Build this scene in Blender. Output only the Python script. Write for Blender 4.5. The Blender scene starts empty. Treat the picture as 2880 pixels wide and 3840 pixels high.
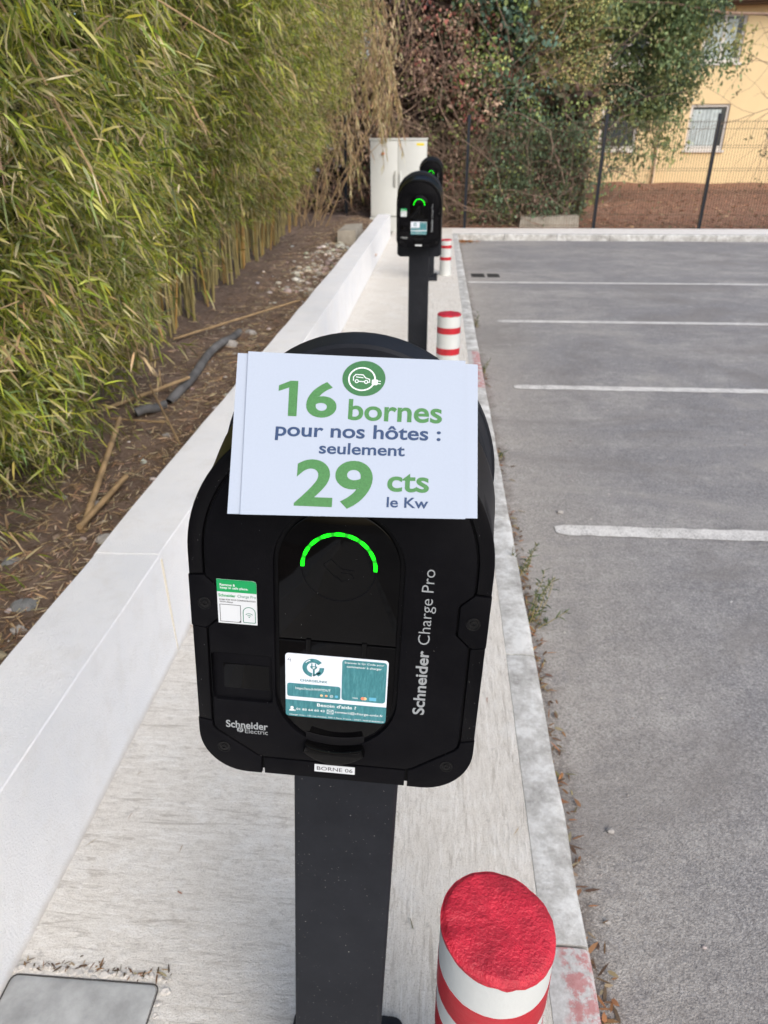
import bpy, bmesh, math, random
import numpy as np
from mathutils import Vector, Matrix, noise as mnoise
from mathutils.geometry import tessellate_polygon

random.seed(7)
RNG = np.random.default_rng(7)
PI = math.pi
SC = bpy.context.scene
COL = SC.collection

# ------------------------------------------------------------------ camera, sky, sun, exposure
CAMR = ((0.99745181, 0.07123375, -0.00395577), (0.02999712, -0.46905131, -0.88266134), (-0.06473074, 0.88029348, -0.46999289))
cam_data = bpy.data.cameras.new('camera')
cam = bpy.data.objects.new('camera', cam_data)
COL.objects.link(cam)
r_, d_, f_ = CAMR
cam.matrix_world = Matrix(((r_[0], -d_[0], -f_[0], 0), (r_[1], -d_[1], -f_[1], 0), (r_[2], -d_[2], -f_[2], 1.6), (0, 0, 0, 1)))
cam_data.sensor_fit = 'VERTICAL'
cam_data.sensor_height = 36.0
cam_data.lens = 2613.13 / 3840 * 36
cam_data.clip_start = 0.02
cam_data.clip_end = 1500
cam_data.dof.use_dof = True
cam_data.dof.focus_distance = 0.72
cam_data.dof.aperture_fstop = cam_data.lens / 2.3
SC.camera = cam

world = bpy.data.worlds.new('World')
SC.world = world
world.use_nodes = True
wn = world.node_tree
wn.nodes.clear()
w_out = wn.nodes.new('ShaderNodeOutputWorld')
w_bg = wn.nodes.new('ShaderNodeBackground')
w_sky = wn.nodes.new('ShaderNodeTexSky')
w_sky.sky_type = 'NISHITA'
w_sky.sun_disc = False
SUN_EL, SUN_AZ = math.radians(40), math.radians(146)      # azimuth clockwise from +Y
w_sky.sun_elevation = SUN_EL
w_sky.sun_rotation = SUN_AZ
w_sky.air_density = 1.0
w_sky.dust_density = 3.0
w_sky.ozone_density = 1.0
w_bg.inputs['Strength'].default_value = 0.15
wn.links.new(w_sky.outputs[0], w_bg.inputs['Color'])
wn.links.new(w_bg.outputs[0], w_out.inputs['Surface'])

sun_data = bpy.data.lights.new('sun', 'SUN')
sun_data.energy = 1.5
sun_data.angle = math.radians(50)
sun_data.color = (1.0, 0.95, 0.88)
sun = bpy.data.objects.new('sun', sun_data)
COL.objects.link(sun)
sdir = Vector((math.sin(SUN_AZ) * math.cos(SUN_EL), math.cos(SUN_AZ) * math.cos(SUN_EL), math.sin(SUN_EL)))
sun.rotation_euler = sdir.to_track_quat('Z', 'Y').to_euler()
sun.location = (0, 0, 30)

SC.view_settings.view_transform = 'Standard'
SC.view_settings.look = 'None'
SC.view_settings.gamma = 1.0
SC.view_settings.use_curve_mapping = False
SC.view_settings.exposure = 0.43
SC.render.engine = 'CYCLES'
SC.cycles.max_bounces = 8
SC.cycles.diffuse_bounces = 3
SC.cycles.glossy_bounces = 3
SC.cycles.transmission_bounces = 3
SC.cycles.transparent_max_bounces = 6
SC.cycles.use_denoising = True
SC.cycles.caustics_reflective = False
SC.cycles.caustics_refractive = False

# ------------------------------------------------------------------ object helpers
def tag(o, label=None, cat=None, group=None, kind=None):
    if label: o['label'] = label
    if cat: o['category'] = cat
    if group: o['group'] = group
    if kind: o['kind'] = kind
    return o

def empty(name, loc=(0, 0, 0), rotz=0.0, mat=None):
    o = bpy.data.objects.new(name, None)
    o.empty_display_size = 0.1
    COL.objects.link(o)
    if mat is not None:
        o.matrix_world = mat
    else:
        o.location = loc
        o.rotation_euler = (0, 0, rotz)
    return o

def link(name, me, parent=None, loc=None):
    o = bpy.data.objects.new(name, me)
    COL.objects.link(o)
    if parent is not None:
        o.parent = parent
    if loc is not None:
        o.location = loc
    return o

class MB:
    """collects simple shapes and links them as one mesh object"""
    def __init__(s):
        s.v, s.f, s.mi, s.cur = [], [], [], 0
    def add(s, verts, faces):
        b = len(s.v)
        s.v += [tuple(p) for p in verts]
        for f in faces:
            s.f.append(tuple(b + i for i in f)); s.mi.append(s.cur)
    def box(s, x0, x1, y0, y1, z0, z1):
        s.add([(x0, y0, z0), (x1, y0, z0), (x1, y1, z0), (x0, y1, z0), (x0, y0, z1), (x1, y0, z1), (x1, y1, z1), (x0, y1, z1)],
              [(0, 3, 2, 1), (4, 5, 6, 7), (0, 1, 5, 4), (1, 2, 6, 5), (2, 3, 7, 6), (3, 0, 4, 7)])
    def tube(s, pts, rad, n=8, cap=True, squash=1.0):
        pts = [Vector(p) for p in pts]
        if not hasattr(rad, '__len__'): rad = [rad] * len(pts)
        rings, ref = [], None
        for i, p in enumerate(pts):
            d = (pts[min(i + 1, len(pts) - 1)] - pts[max(i - 1, 0)])
            d = d.normalized() if d.length > 1e-9 else Vector((0, 0, 1))
            if ref is None:
                ref = Vector((1, 0, 0)) if abs(d.x) < 0.9 else Vector((0, 1, 0))
            a = (ref - d * ref.dot(d)).normalized(); b = d.cross(a); ref = a
            rings.append([p + a * (math.cos(2 * PI * k / n) * rad[i]) + b * (math.sin(2 * PI * k / n) * rad[i] * squash) for k in range(n)])
        verts = [v for r in rings for v in r]
        faces = []
        for i in range(len(pts) - 1):
            for k in range(n):
                k2 = (k + 1) % n
                faces.append((i * n + k, i * n + k2, (i + 1) * n + k2, (i + 1) * n + k))
        if cap:
            faces.append(tuple(range(n - 1, -1, -1)))
            faces.append(tuple((len(pts) - 1) * n + k for k in range(n)))
        s.add(verts, faces)
    def lathe(s, prof, n=32, c=(0, 0, 0)):
        verts, faces = [], []
        for r, z in prof:
            for k in range(n):
                a = 2 * PI * k / n
                verts.append((c[0] + r * math.cos(a), c[1] + r * math.sin(a), c[2] + z))
        for i in range(len(prof) - 1):
            for k in range(n):
                k2 = (k + 1) % n
                faces.append((i * n + k, i * n + k2, (i + 1) * n + k2, (i + 1) * n + k))
        faces.append(tuple(range(n - 1, -1, -1)))
        faces.append(tuple((len(prof) - 1) * n + k for k in range(n)))
        s.add(verts, faces)
    def build(s, name, mats, parent=None, smooth=None, loc=None):
        me = bpy.data.meshes.new(name)
        me.from_pydata(s.v, [], s.f)
        for m in (mats if isinstance(mats, (list, tuple)) else [mats]):
            me.materials.append(m)
        if any(s.mi): me.polygons.foreach_set('material_index', s.mi)
        fix_normals(me)
        if smooth: smooth_by_angle(me, smooth)
        return link(name, me, parent, loc)

def fix_normals(me):
    bm = bmesh.new(); bm.from_mesh(me)
    bmesh.ops.recalc_face_normals(bm, faces=bm.faces[:])
    bm.to_mesh(me); bm.free()

def smooth_by_angle(me, deg):
    me.polygons.foreach_set('use_smooth', [True] * len(me.polygons))
    bm = bmesh.new(); bm.from_mesh(me)
    lim = math.radians(deg)
    for e in bm.edges:
        if len(e.link_faces) == 2 and e.calc_face_angle(0) > lim: e.smooth = False
    bm.to_mesh(me); bm.free()

def np_mesh(name, verts, quads=None, tris=None, mats=None, col=None):
    """fast mesh from numpy arrays; col is a per-vertex colour"""
    me = bpy.data.meshes.new(name)
    verts = np.asarray(verts, np.float32).reshape(-1, 3)
    nq = 0 if quads is None else len(quads)
    nt = 0 if tris is None else len(tris)
    me.vertices.add(len(verts)); me.vertices.foreach_set('co', verts.ravel())
    li = []
    if nq: li.append(np.asarray(quads, np.int32).ravel())
    if nt: li.append(np.asarray(tris, np.int32).ravel())
    li = np.concatenate(li)
    me.loops.add(len(li)); me.loops.foreach_set('vertex_index', li)
    starts = np.concatenate([np.arange(nq, dtype=np.int32) * 4, nq * 4 + np.arange(nt, dtype=np.int32) * 3])
    me.polygons.add(nq + nt); me.polygons.foreach_set('loop_start', starts)
    me.update(calc_edges=True)
    if mats is not None:
        for m in (mats if isinstance(mats, (list, tuple)) else [mats]): me.materials.append(m)
    if col is not None:
        at = me.color_attributes.new('tint', 'FLOAT_COLOR', 'POINT')
        c4 = np.ones((len(verts), 4), np.float32); c4[:, :3] = col
        at.data.foreach_set('color', c4.ravel())
    return me

# ------------------------------------------------------------------ material helpers
class NT:
    def __init__(s, name):
        s.m = bpy.data.materials.new(name); s.m.use_nodes = True
        s.t = s.m.node_tree; s.t.nodes.clear()
        s.out = s.n('ShaderNodeOutputMaterial'); s.b = s.n('ShaderNodeBsdfPrincipled')
        s.t.links.new(s.b.outputs[0], s.out.inputs[0])
    def n(s, typ, **kw):
        nd = s.t.nodes.new(typ)
        for k, v in kw.items(): setattr(nd, k, v)
        return nd
    def l(s, a, b): s.t.links.new(a, b)
    def coords(s, scale=(1, 1, 1), kind='Object'):
        tc = s.n('ShaderNodeTexCoord'); mp = s.n('ShaderNodeMapping')
        mp.inputs['Scale'].default_value = scale
        s.l(tc.outputs[kind], mp.inputs[0]); return mp.outputs[0]
    def noise(s, vec, scale, detail=4, rough=0.6, dist=0.0):
        nd = s.n('ShaderNodeTexNoise'); nd.inputs['Scale'].default_value = scale
        nd.inputs['Detail'].default_value = detail; nd.inputs['Roughness'].default_value = rough
        nd.inputs['Distortion'].default_value = dist
        s.l(vec, nd.inputs['Vector']); return nd.outputs[0]
    def voro(s, vec, scale, feature='F1', out=0):
        nd = s.n('ShaderNodeTexVoronoi', feature=feature); nd.inputs['Scale'].default_value = scale
        s.l(vec, nd.inputs['Vector']); return nd.outputs[out]
    def ramp(s, fac, stops):
        nd = s.n('ShaderNodeValToRGB'); e = nd.color_ramp.elements
        while len(e) < len(stops): e.new(0.5)
        for i, (p, c) in enumerate(stops):
            e[i].position = p; e[i].color = (c[0], c[1], c[2], 1) if hasattr(c, '__len__') else (c, c, c, 1)
        s.l(fac, nd.inputs[0]); return nd.outputs[0]
    def mix(s, fac, a, b, mode='MIX'):
        nd = s.n('ShaderNodeMix', data_type='RGBA', blend_type=mode)
        for v, k in ((fac, 0), (a, 6), (b, 7)):
            if hasattr(v, 'links') or hasattr(v, 'is_output'): s.l(v, nd.inputs[k])
            elif k == 0: nd.inputs[0].default_value = v
            else: nd.inputs[k].default_value = (v[0], v[1], v[2], 1)
        return nd.outputs[2]
    def math(s, op, a, b=None):
        nd = s.n('ShaderNodeMath', operation=op)
        for i, v in enumerate((a, b)):
            if v is None: continue
            if hasattr(v, 'is_output'): s.l(v, nd.inputs[i])
            else: nd.inputs[i].default_value = v
        return nd.outputs[0]
    def bump(s, h, strength=0.3, dist=0.01):
        nd = s.n('ShaderNodeBump'); nd.inputs['Strength'].default_value = strength; nd.inputs['Distance'].default_value = dist
        s.l(h, nd.inputs['Height']); s.l(nd.outputs[0], s.b.inputs['Normal']); return nd
    def base(s, v):
        if hasattr(v, 'is_output'): s.l(v, s.b.inputs['Base Color'])
        else: s.b.inputs['Base Color'].default_value = (v[0], v[1], v[2], 1)
    def rough(s, v):
        if hasattr(v, 'is_output'): s.l(v, s.b.inputs['Roughness'])
        else: s.b.inputs['Roughness'].default_value = v

def plain(name, col, rough=0.5, var=0.0, vscale=8.0, spec=0.5, metal=0.0, bump=0.0, bscale=200.0):
    t = NT(name); t.rough(rough)
    t.b.inputs['Specular IOR Level'].default_value = spec
    t.b.inputs['Metallic'].default_value = metal
    v = t.coords()
    if var:
        f = t.noise(v, vscale, 5, 0.6)
        t.base(t.ramp(f, [(0.3, [c * (1 - var) for c in col]), (0.7, [min(1, c * (1 + var)) for c in col])]))
    else:
        t.base(col)
    if bump:
        t.bump(t.noise(v, bscale, 3, 0.6), bump, 0.002)
    return t.m

def leaf_material(name, rough=0.45, trans=0.3):
    t = NT(name)
    a = t.n('ShaderNodeAttribute', attribute_name='tint')
    t.base(a.outputs['Color']); t.rough(rough)
    t.b.inputs['Specular IOR Level'].default_value = 0.35
    tr = t.n('ShaderNodeBsdfTranslucent'); t.l(a.outputs['Color'], tr.inputs['Color'])
    mx = t.n('ShaderNodeMixShader'); mx.inputs[0].default_value = trans
    t.l(t.b.outputs[0], mx.inputs[1]); t.l(tr.outputs[0], mx.inputs[2]); t.l(mx.outputs[0], t.out.inputs[0])
    return t.m

def dusty(name, base, dust, rough, scale, amount, drough=None, spec=0.5, bump=0.0):
    """dark plastic or paint with small settled specks of dust and fine fibres"""
    t = NT(name); v = t.coords()
    t.b.inputs['Specular IOR Level'].default_value = spec
    sp = t.voro(v, scale)
    big = t.noise(v, 22, 4, 0.7)
    sz = t.ramp(t.voro(v, scale, out=1), [(0.72, 0.0), (1.0, 1.0)])
    lim = t.math('MULTIPLY', t.math('MULTIPLY', sz, amount), t.ramp(big, [(0.35, 0.25), (0.7, 1.2)]))
    spot = t.math('LESS_THAN', sp, lim)
    st = t.coords((1, 1, 4)); st2 = t.coords((3.5, 1, 1))
    l1 = t.math('LESS_THAN', t.voro(st2, scale * 0.35), t.math('MULTIPLY', lim, 0.4))
    msk = t.math('MAXIMUM', spot, l1)
    haze = t.ramp(t.noise(v, 9, 6, 0.7), [(0.35, base), (0.8, [b * 1.5 + 0.003 for b in base])])
    t.base(t.mix(msk, haze, dust))
    t.rough(t.mix(msk, (rough,) * 3, (0.9,) * 3))
    if bump: t.bump(t.noise(v, 900, 2, 0.5), bump, 0.0006)
    return t.m

M = {}
M['case'] = dusty('charger_black_plastic', (0.0018, 0.0018, 0.0028), (0.30, 0.30, 0.30), 0.5, 420, 0.26, spec=0.075, bump=0.25)
M['case_shine'] = dusty('charger_rim_plastic', (0.0016, 0.0016, 0.0024), (0.28, 0.28, 0.28), 0.36, 400, 0.24, spec=0.10)
M['slate'] = dusty('slate_powder_coat', (0.0115, 0.0130, 0.0170), (0.24, 0.24, 0.23), 0.55, 220, 0.22, spec=0.13, bump=0.15)
M['gloss'] = dusty('gloss_black_panel', (0.0010, 0.0010, 0.0012), (0.42, 0.42, 0.40), 0.05, 520, 0.22, spec=0.14)
M['black'] = plain('deep_black', (0.004, 0.004, 0.005), 0.6, spec=0.2)
M['screwm'] = plain('screw_steel_black', (0.003, 0.003, 0.0035), 0.3, spec=0.25)
M['grey_print'] = plain('silver_grey_print', (0.28, 0.30, 0.315), 0.45)
M['white_print'] = plain('white_print', (0.75, 0.80, 0.82), 0.5)
M['label_white'] = plain('label_white', (0.70, 0.75, 0.83), 0.4)
M['sticker_white'] = plain('sticker_white', (0.62, 0.65, 0.68), 0.45)
M['sticker_green'] = plain('sticker_green', (0.0, 0.30, 0.085), 0.4)
M['dark_green'] = plain('dark_green_print', (0.03, 0.20, 0.13), 0.5)
M['ink'] = plain('black_ink', (0.015, 0.016, 0.02), 0.5)
M['yellow'] = plain('yellow_warning', (0.75, 0.62, 0.03), 0.5)
M['orange'] = plain('orange_plastic', (0.6, 0.16, 0.05), 0.45)
M['skyblue'] = plain('card_blue', (0.12, 0.42, 0.60), 0.5)
M['coral'] = plain('card_coral', (0.75, 0.25, 0.14), 0.5)
M['cream'] = plain('icon_cream', (0.75, 0.55, 0.30), 0.5)

def teal_mat():
    t = NT('teal_print'); v = t.coords((1, 1, 0.18))
    f = t.noise(v, 420, 4, 0.75)
    t.base(t.ramp(f, [(0.3, (0.028, 0.15, 0.175)), (0.52, (0.045, 0.205, 0.235)), (0.75, (0.09, 0.29, 0.32))]))
    t.rough(0.4); return t.m
M['teal'] = teal_mat()

def paper_mat(name, col):
    t = NT(name); v = t.coords()
    f = t.noise(v, 600, 3, 0.6)
    t.base(t.ramp(f, [(0.3, [c * 0.965 for c in col]), (0.7, col)])); t.rough(0.7)
    t.bump(t.noise(v, 9, 3, 0.5), 0.12, 0.01)
    return t.m
M['paper'] = paper_mat('printer_paper', (0.415, 0.475, 0.575))
def print_mat(name, col):
    t = NT(name); v = t.coords()
    f = t.noise(v, 900, 2, 0.8)
    t.base(t.ramp(f, [(0.3, [c * 0.8 for c in col]), (0.7, [c * 1.2 for c in col])])); t.rough(0.6); return t.m
M['p_green'] = print_mat('sign_green_ink', (0.058, 0.205, 0.060))
M['p_green2'] = print_mat('sign_logo_green_ink', (0.032, 0.15, 0.05))
M['p_navy'] = print_mat('sign_navy_ink', (0.020, 0.052, 0.135))

def led_mat():
    t = NT('green_led'); tc = t.n('ShaderNodeTexCoord'); sx = t.n('ShaderNodeSeparateXYZ')
    t.l(tc.outputs['Object'], sx.inputs[0])
    dz = t.math('SUBTRACT', sx.outputs[2], 1.247)
    an = t.math('ARCTAN2', dz, sx.outputs[0])
    w = t.math('SINE', t.math('MULTIPLY', an, 17.0))
    g = t.ramp(t.math('ADD', t.math('MULTIPLY', w, 0.5), 0.5), [(0.06, (0.0, 0.13, 0.001)), (0.35, (0.0, 0.45, 0.001)), (0.8, (0.0, 1.0, 0.002))])
    t.base((0.0, 0.05, 0.0)); t.l(g, t.b.inputs['Emission Color']); t.b.inputs['Emission Strength'].default_value = 3.2
    t.rough(0.3); return t.m
M['led'] = led_mat()

# --- setting materials
def pavement_mat():
    t = NT('broom_finished_concrete'); v = t.coords()
    sx = t.n('ShaderNodeSeparateXYZ'); t.l(v, sx.inputs[0])
    wob = t.math('ADD', sx.outputs[0], t.math('MULTIPLY', t.noise(v, 9, 3), 0.04))
    side = t.math('GREATER_THAN', wob, -0.045)          # strip along the kerb was brushed lengthways
    sA = t.noise(t.coords((26, 74, 30)), 1.0, 6, 0.85, 0.6); sB = t.noise(t.coords((95, 16, 30)), 1.0, 6, 0.85, 0.6)
    streak = t.mix(side, sA, sB)
    thin = t.mix(side, t.noise(t.coords((3.5, 44, 10)), 1.0, 5, 0.78, 1.2), t.noise(t.coords((60, 4, 10)), 1.0, 5, 0.78, 0.8))
    pat = t.noise(v, 4.0, 7, 0.75); spots = t.noise(v, 16, 6, 0.8)
    fine = t.noise(v, 260, 4, 0.85); gran = t.voro(v, 330)
    c = t.ramp(streak, [(0.36, (0.49, 0.475, 0.45)), (0.46, (0.665, 0.65, 0.62)), (0.54, (0.74, 0.73, 0.705)), (0.64, (0.81, 0.805, 0.79))])
    c = t.mix(t.ramp(thin, [(0.385, 0.8), (0.43, 0.0)]), c, (0.40, 0.375, 0.345))
    c = t.mix(t.ramp(thin, [(0.575, 0.0), (0.62, 0.75)]), c, (0.86, 0.86, 0.855))
    c = t.mix(t.ramp(pat, [(0.44, 0.0), (0.58, 0.4)]), c, (0.66, 0.635, 0.595))
    c = t.mix(t.ramp(pat, [(0.40, 0.45), (0.47, 0.0)]), c, (0.74, 0.745, 0.74))
    c = t.mix(t.ramp(spots, [(0.60, 0.0), (0.67, 0.65)]), c, (0.40, 0.39, 0.375))
    c = t.mix(t.ramp(fine, [(0.55, 0.0), (0.62, 0.72)]), c, (0.33, 0.30, 0.275))
    c = t.mix(t.ramp(fine, [(0.36, 0.6), (0.45, 0.0)]), c, (0.78, 0.77, 0.75))
    c = t.mix(1.0, c, (1.0, 0.985, 0.95), 'MULTIPLY')
    t.base(c); t.rough(0.92)
    h = t.math('ADD', t.math('MULTIPLY', streak, 1.0), t.math('ADD', t.math('MULTIPLY', fine, 0.5), t.math('MULTIPLY', gran, 0.2)))
    t.bump(h, 0.7, 0.007); return t.m
M['pavement'] = pavement_mat()

def kerb_mat(name='kerb_concrete', white=0.0):
    t = NT(name); v = t.coords()
    a = t.noise(v, 7, 7, 0.75); b = t.noise(v, 60, 5, 0.75)
    c = t.ramp(a, [(0.38, (0.30, 0.295, 0.28)), (0.5, (0.45, 0.45, 0.435)), (0.60, (0.62, 0.63, 0.62))])
    c = t.mix(t.ramp(b, [(0.5, 0.0), (0.72, 0.6)]), c, (0.66, 0.67, 0.67))
    if white: c = t.mix(t.ramp(t.noise(v, 5, 6, 0.7), [(0.3, white), (0.7, white * 0.6)]), c, (0.80, 0.78, 0.75))
    t.base(c); t.rough(0.9); t.bump(b, 0.5, 0.006); return t.m
M['kerb'] = kerb_mat()
M['kerb_white'] = kerb_mat('kerb_white_paint', 0.95)
def kerb_red():
    t = NT('kerb_worn_red'); v = t.coords()
    a = t.noise(v, 18, 7, 0.8)
    c = t.ramp(t.noise(v, 60, 5, 0.75), [(0.3, (0.33, 0.32, 0.31)), (0.7, (0.60, 0.60, 0.60))])
    # worn paint remains on the road-side half of the stone
    sx = t.n('ShaderNodeSeparateXYZ'); t.l(v, sx.inputs[0])
    m = t.math('MULTIPLY', t.ramp(a, [(0.45, 0.0), (0.52, 0.62)]), t.ramp(t.math('ADD', sx.outputs[0], t.math('MULTIPLY', a, 0.06)), [(0.345, 0.0), (0.36, 1.0)]))
    t.base(t.mix(m, c, (0.42, 0.075, 0.075))); t.rough(0.85); t.bump(a, 0.4, 0.004); return t.m
M['kerb_red'] = kerb_red()

def asphalt_mat():
    t = NT('bleached_asphalt'); v = t.coords()
    fine = t.noise(v, 130, 4, 0.8); grit = t.voro(v, 220)
    mid = t.noise(v, 2.2, 8, 0.75); lng = t.noise(t.coords((0.25, 0.9, 1)), 1.0, 7, 0.75, 0.6)
    c = t.ramp(mid, [(0.38, (0.23, 0.23, 0.238)), (0.5, (0.315, 0.312, 0.313)), (0.62, (0.40, 0.395, 0.385))])
    c = t.mix(t.ramp(lng, [(0.44, 0.75), (0.56, 0.0)]), c, (0.215, 0.22, 0.24))
    sx = t.n('ShaderNodeSeparateXYZ'); t.l(v, sx.inputs[0])
    edge = t.ramp(t.math('ADD', t.math('MULTIPLY', sx.outputs[0], 0.5), t.math('MULTIPLY', mid, 0.35)), [(0.40, 0.8), (0.75, 0.0)])
    c = t.mix(edge, c, (0.385, 0.365, 0.335))
    gut = t.ramp(t.math('ADD', sx.outputs[0], t.math('MULTIPLY', t.noise(v, 7, 7, 0.85), 0.34)), [(0.555, 0.9), (0.64, 0.0)])
    mot = t.noise(v, 11, 6, 0.8)
    c = t.mix(t.ramp(mot, [(0.38, 0.55), (0.48, 0.0)]), c, (0.245, 0.243, 0.25))
    c = t.mix(t.ramp(mot, [(0.54, 0.0), (0.64, 0.5)]), c, (0.46, 0.455, 0.445))
    c = t.mix(gut, c, (0.12, 0.095, 0.075))
    c = t.mix(t.ramp(fine, [(0.40, 0.65), (0.48, 0.0)]), c, (0.13, 0.125, 0.125))
    c = t.mix(t.ramp(fine, [(0.53, 0.0), (0.63, 0.8)]), c, (0.50, 0.49, 0.475))
    c = t.mix(t.ramp(grit, [(0.0, 0.30), (0.35, 0.0)]), c, (0.44, 0.43, 0.41))
    stain = t.noise(t.coords((0.55, 0.8, 1)), 1.0, 6, 0.7, 1.0)
    c = t.mix(t.ramp(stain, [(0.38, 0.5), (0.47, 0.0)]), c, (0.21, 0.20, 0.195))
    c = t.mix(t.ramp(stain, [(0.53, 0.0), (0.64, 0.45)]), c, (0.42, 0.405, 0.38))
    c = t.mix(1.0, c, (0.90, 0.885, 0.87), 'MULTIPLY')
    t.base(c); t.rough(0.88); t.bump(t.math('ADD', fine, grit), 0.5, 0.004); return t.m
M['asphalt'] = asphalt_mat()

def road_paint():
    t = NT('worn_white_road_paint'); v = t.coords()
    a = t.noise(v, 110, 5, 0.8); b = t.noise(v, 12, 6, 0.75)
    f = t.math('ADD', t.math('MULTIPLY', a, 0.65), t.math('MULTIPLY', b, 0.35))
    t.base(t.ramp(f, [(0.42, (0.30, 0.295, 0.285)), (0.48, (0.56, 0.55, 0.53)), (0.58, (0.72, 0.715, 0.69))])); t.rough(0.85)
    t.bump(a, 0.4, 0.003); return t.m
M['road_paint'] = road_paint()

def render_wall():
    t = NT('white_rendered_wall'); v = t.coords()
    a = t.noise(v, 190, 4, 0.7); b = t.noise(v, 2.5, 6, 0.7)
    c = t.ramp(b, [(0.3, (0.78, 0.80, 0.83)), (0.7, (0.86, 0.865, 0.875))])
    sx = t.n('ShaderNodeSeparateXYZ'); t.l(v, sx.inputs[0])
    dirt = t.ramp(t.math('ADD', sx.outputs[2], t.math('MULTIPLY', t.noise(v, 12, 6, 0.8), 0.05)), [(0.02, 0.6), (0.055, 0.0)])
    c = t.mix(dirt, c, (0.42, 0.37, 0.31))
    c = t.mix(t.ramp(t.noise(v, 7, 7, 0.75), [(0.50, 0.0), (0.66, 0.35)]), c, (0.70, 0.69, 0.67))
    sp = t.voro(v, 2.3)
    c = t.mix(t.ramp(sp, [(0.012, 0.8), (0.02, 0.0)]), c, (0.35, 0.31, 0.27))
    t.base(c); t.rough(0.85); t.bump(a, 0.7, 0.008); return t.m
M['wall'] = render_wall()
M['joint'] = plain('wall_joint_mortar', (0.58, 0.54, 0.46), 0.9)

def soil_mat(name, c0, c1, c2):
    t = NT(name); v = t.coords()
    a = t.noise(v, 5, 8, 0.75); b = t.noise(v, 60, 5, 0.8)
    c = t.ramp(a, [(0.3, c0), (0.5, c1), (0.72, c2)])
    c = t.mix(t.ramp(b, [(0.52, 0.0), (0.7, 0.7)]), c, [x * 1.7 for x in c2])
    t.base(c); t.rough(0.95); t.bump(b, 0.8, 0.02); return t.m
M['soil'] = soil_mat('dry_brown_soil', (0.105, 0.073, 0.055), (0.18, 0.126, 0.096), (0.26, 0.195, 0.155))
M['red_earth'] = soil_mat('dry_red_earth', (0.17, 0.082, 0.05), (0.28, 0.14, 0.088), (0.37, 0.215, 0.14))
M['stone'] = plain('pale_stone', (0.36, 0.345, 0.33), 0.9, 0.25, 20, bump=0.5, bscale=60)
M['grey_stone'] = plain('grey_stone', (0.20, 0.21, 0.22), 0.9, 0.25, 20, bump=0.5, bscale=60)
M['litter'] = leaf_material('dry_litter', 0.8, 0.1)
M['leaf'] = leaf_material('leaf_blades', 0.42, 0.32)
M['culm'] = plain('bamboo_culm', (0.32, 0.265, 0.11), 0.5, 0.35, 6)
M['culm_orange'] = plain('bamboo_culm_yellow', (0.46, 0.28, 0.085), 0.45, 0.25, 6)
M['cane'] = plain('dry_cane', (0.34, 0.235, 0.125), 0.7, 0.3, 14)
M['twig'] = plain('brown_twigs', (0.26, 0.18, 0.135), 0.85, 0.35, 5)
M['bark'] = plain('grey_bark', (0.12, 0.10, 0.085), 0.9, 0.35, 9, bump=0.6, bscale=30)
M['pipe'] = plain('grey_plastic_conduit', (0.125, 0.125, 0.128), 0.7, 0.45, 9)
M['bol_white'] = plain('bollard_white_paint', (0.55, 0.575, 0.57), 0.55, 0.06, 9, bump=0.5, bscale=70)
M['bol_red'] = plain('bollard_red_band', (0.42, 0.010, 0.022), 0.45, 0.15, 14, bump=0.5, bscale=70)
M['bol_top'] = plain('bollard_red_top', (0.49, 0.015, 0.036), 0.5, 0.3, 26, bump=0.5, bscale=210)
M['bol_top'].node_tree.nodes['Bump'].inputs['Distance'].default_value = 0.008
M['cabinet'] = plain('cabinet_light_grey', (0.58, 0.605, 0.595), 0.5, 0.03, 3)
M['cabinet_dark'] = plain('cabinet_seam_grey', (0.42, 0.43, 0.41), 0.6)
M['concrete'] = plain('rough_concrete', (0.36, 0.33, 0.28), 0.95, 0.25, 7, bump=0.6, bscale=50)
M['fence'] = plain('fence_dark_slate', (0.010, 0.014, 0.022), 0.5, spec=0.2)
M['wire'] = plain('fence_wire', (0.085, 0.06, 0.035), 0.6)
M['facade'] = plain('yellow_facade', (0.86, 0.685, 0.40), 0.9, 0.07, 0.5, bump=0.2, bscale=60)
M['reveal'] = plain('window_reveal_ochre', (0.50, 0.32, 0.12), 0.9)
M['frame_white'] = plain('window_white_frame', (0.74, 0.73, 0.70), 0.5)
M['pane'] = plain('window_glass', (0.05, 0.065, 0.075), 0.08, spec=0.6)
M['curtain'] = plain('pale_curtain', (0.50, 0.59, 0.61), 0.8, 0.2, 6)
M['roof'] = plain('brown_roof', (0.10, 0.065, 0.045), 0.8, 0.2, 6)
M['pipe_beige'] = plain('beige_downpipe', (0.66, 0.52, 0.36), 0.6)
M['grate'] = plain('cast_iron_grate', (0.045, 0.043, 0.042), 0.6)
M['manhole'] = plain('manhole_grey_concrete', (0.345, 0.355, 0.352), 0.95, 0.32, 11, bump=0.5, bscale=120)
M['mortar'] = plain('broken_mortar', (0.50, 0.48, 0.45), 0.95, 0.25, 20, bump=0.8, bscale=60)
M['base_ground'] = plain('base_ground', (0.17, 0.15, 0.13), 0.95, 0.2, 0.3)

# ------------------------------------------------------------------ the setting
KX = 0.388          # road-side edge of the kerb
WX = -0.878         # pavement-side face of the low wall
RZ = -0.112         # road level
m = MB(); m.box(-400, 400, -400, 400, -0.5, -0.13)
tag(m.build('ground', M['base_ground']), kind='structure')
m = MB(); m.add([(KX - 0.02, -18, RZ), (45, -18, RZ), (45, 14.52, RZ), (KX - 0.02, 14.52, RZ)], [(0, 1, 2, 3)])
road = tag(m.build('car_park_asphalt', M['asphalt']), kind='structure')
m = MB(); m.box(WX - 0.01, KX - 0.103, -8, 14.9, -0.3, 0.0); m.box(-3.2, KX - 0.103, 14.9, 15.62, -0.3, 0.0)
pave = tag(m.build('pavement', M['pavement']), kind='structure')

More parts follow.
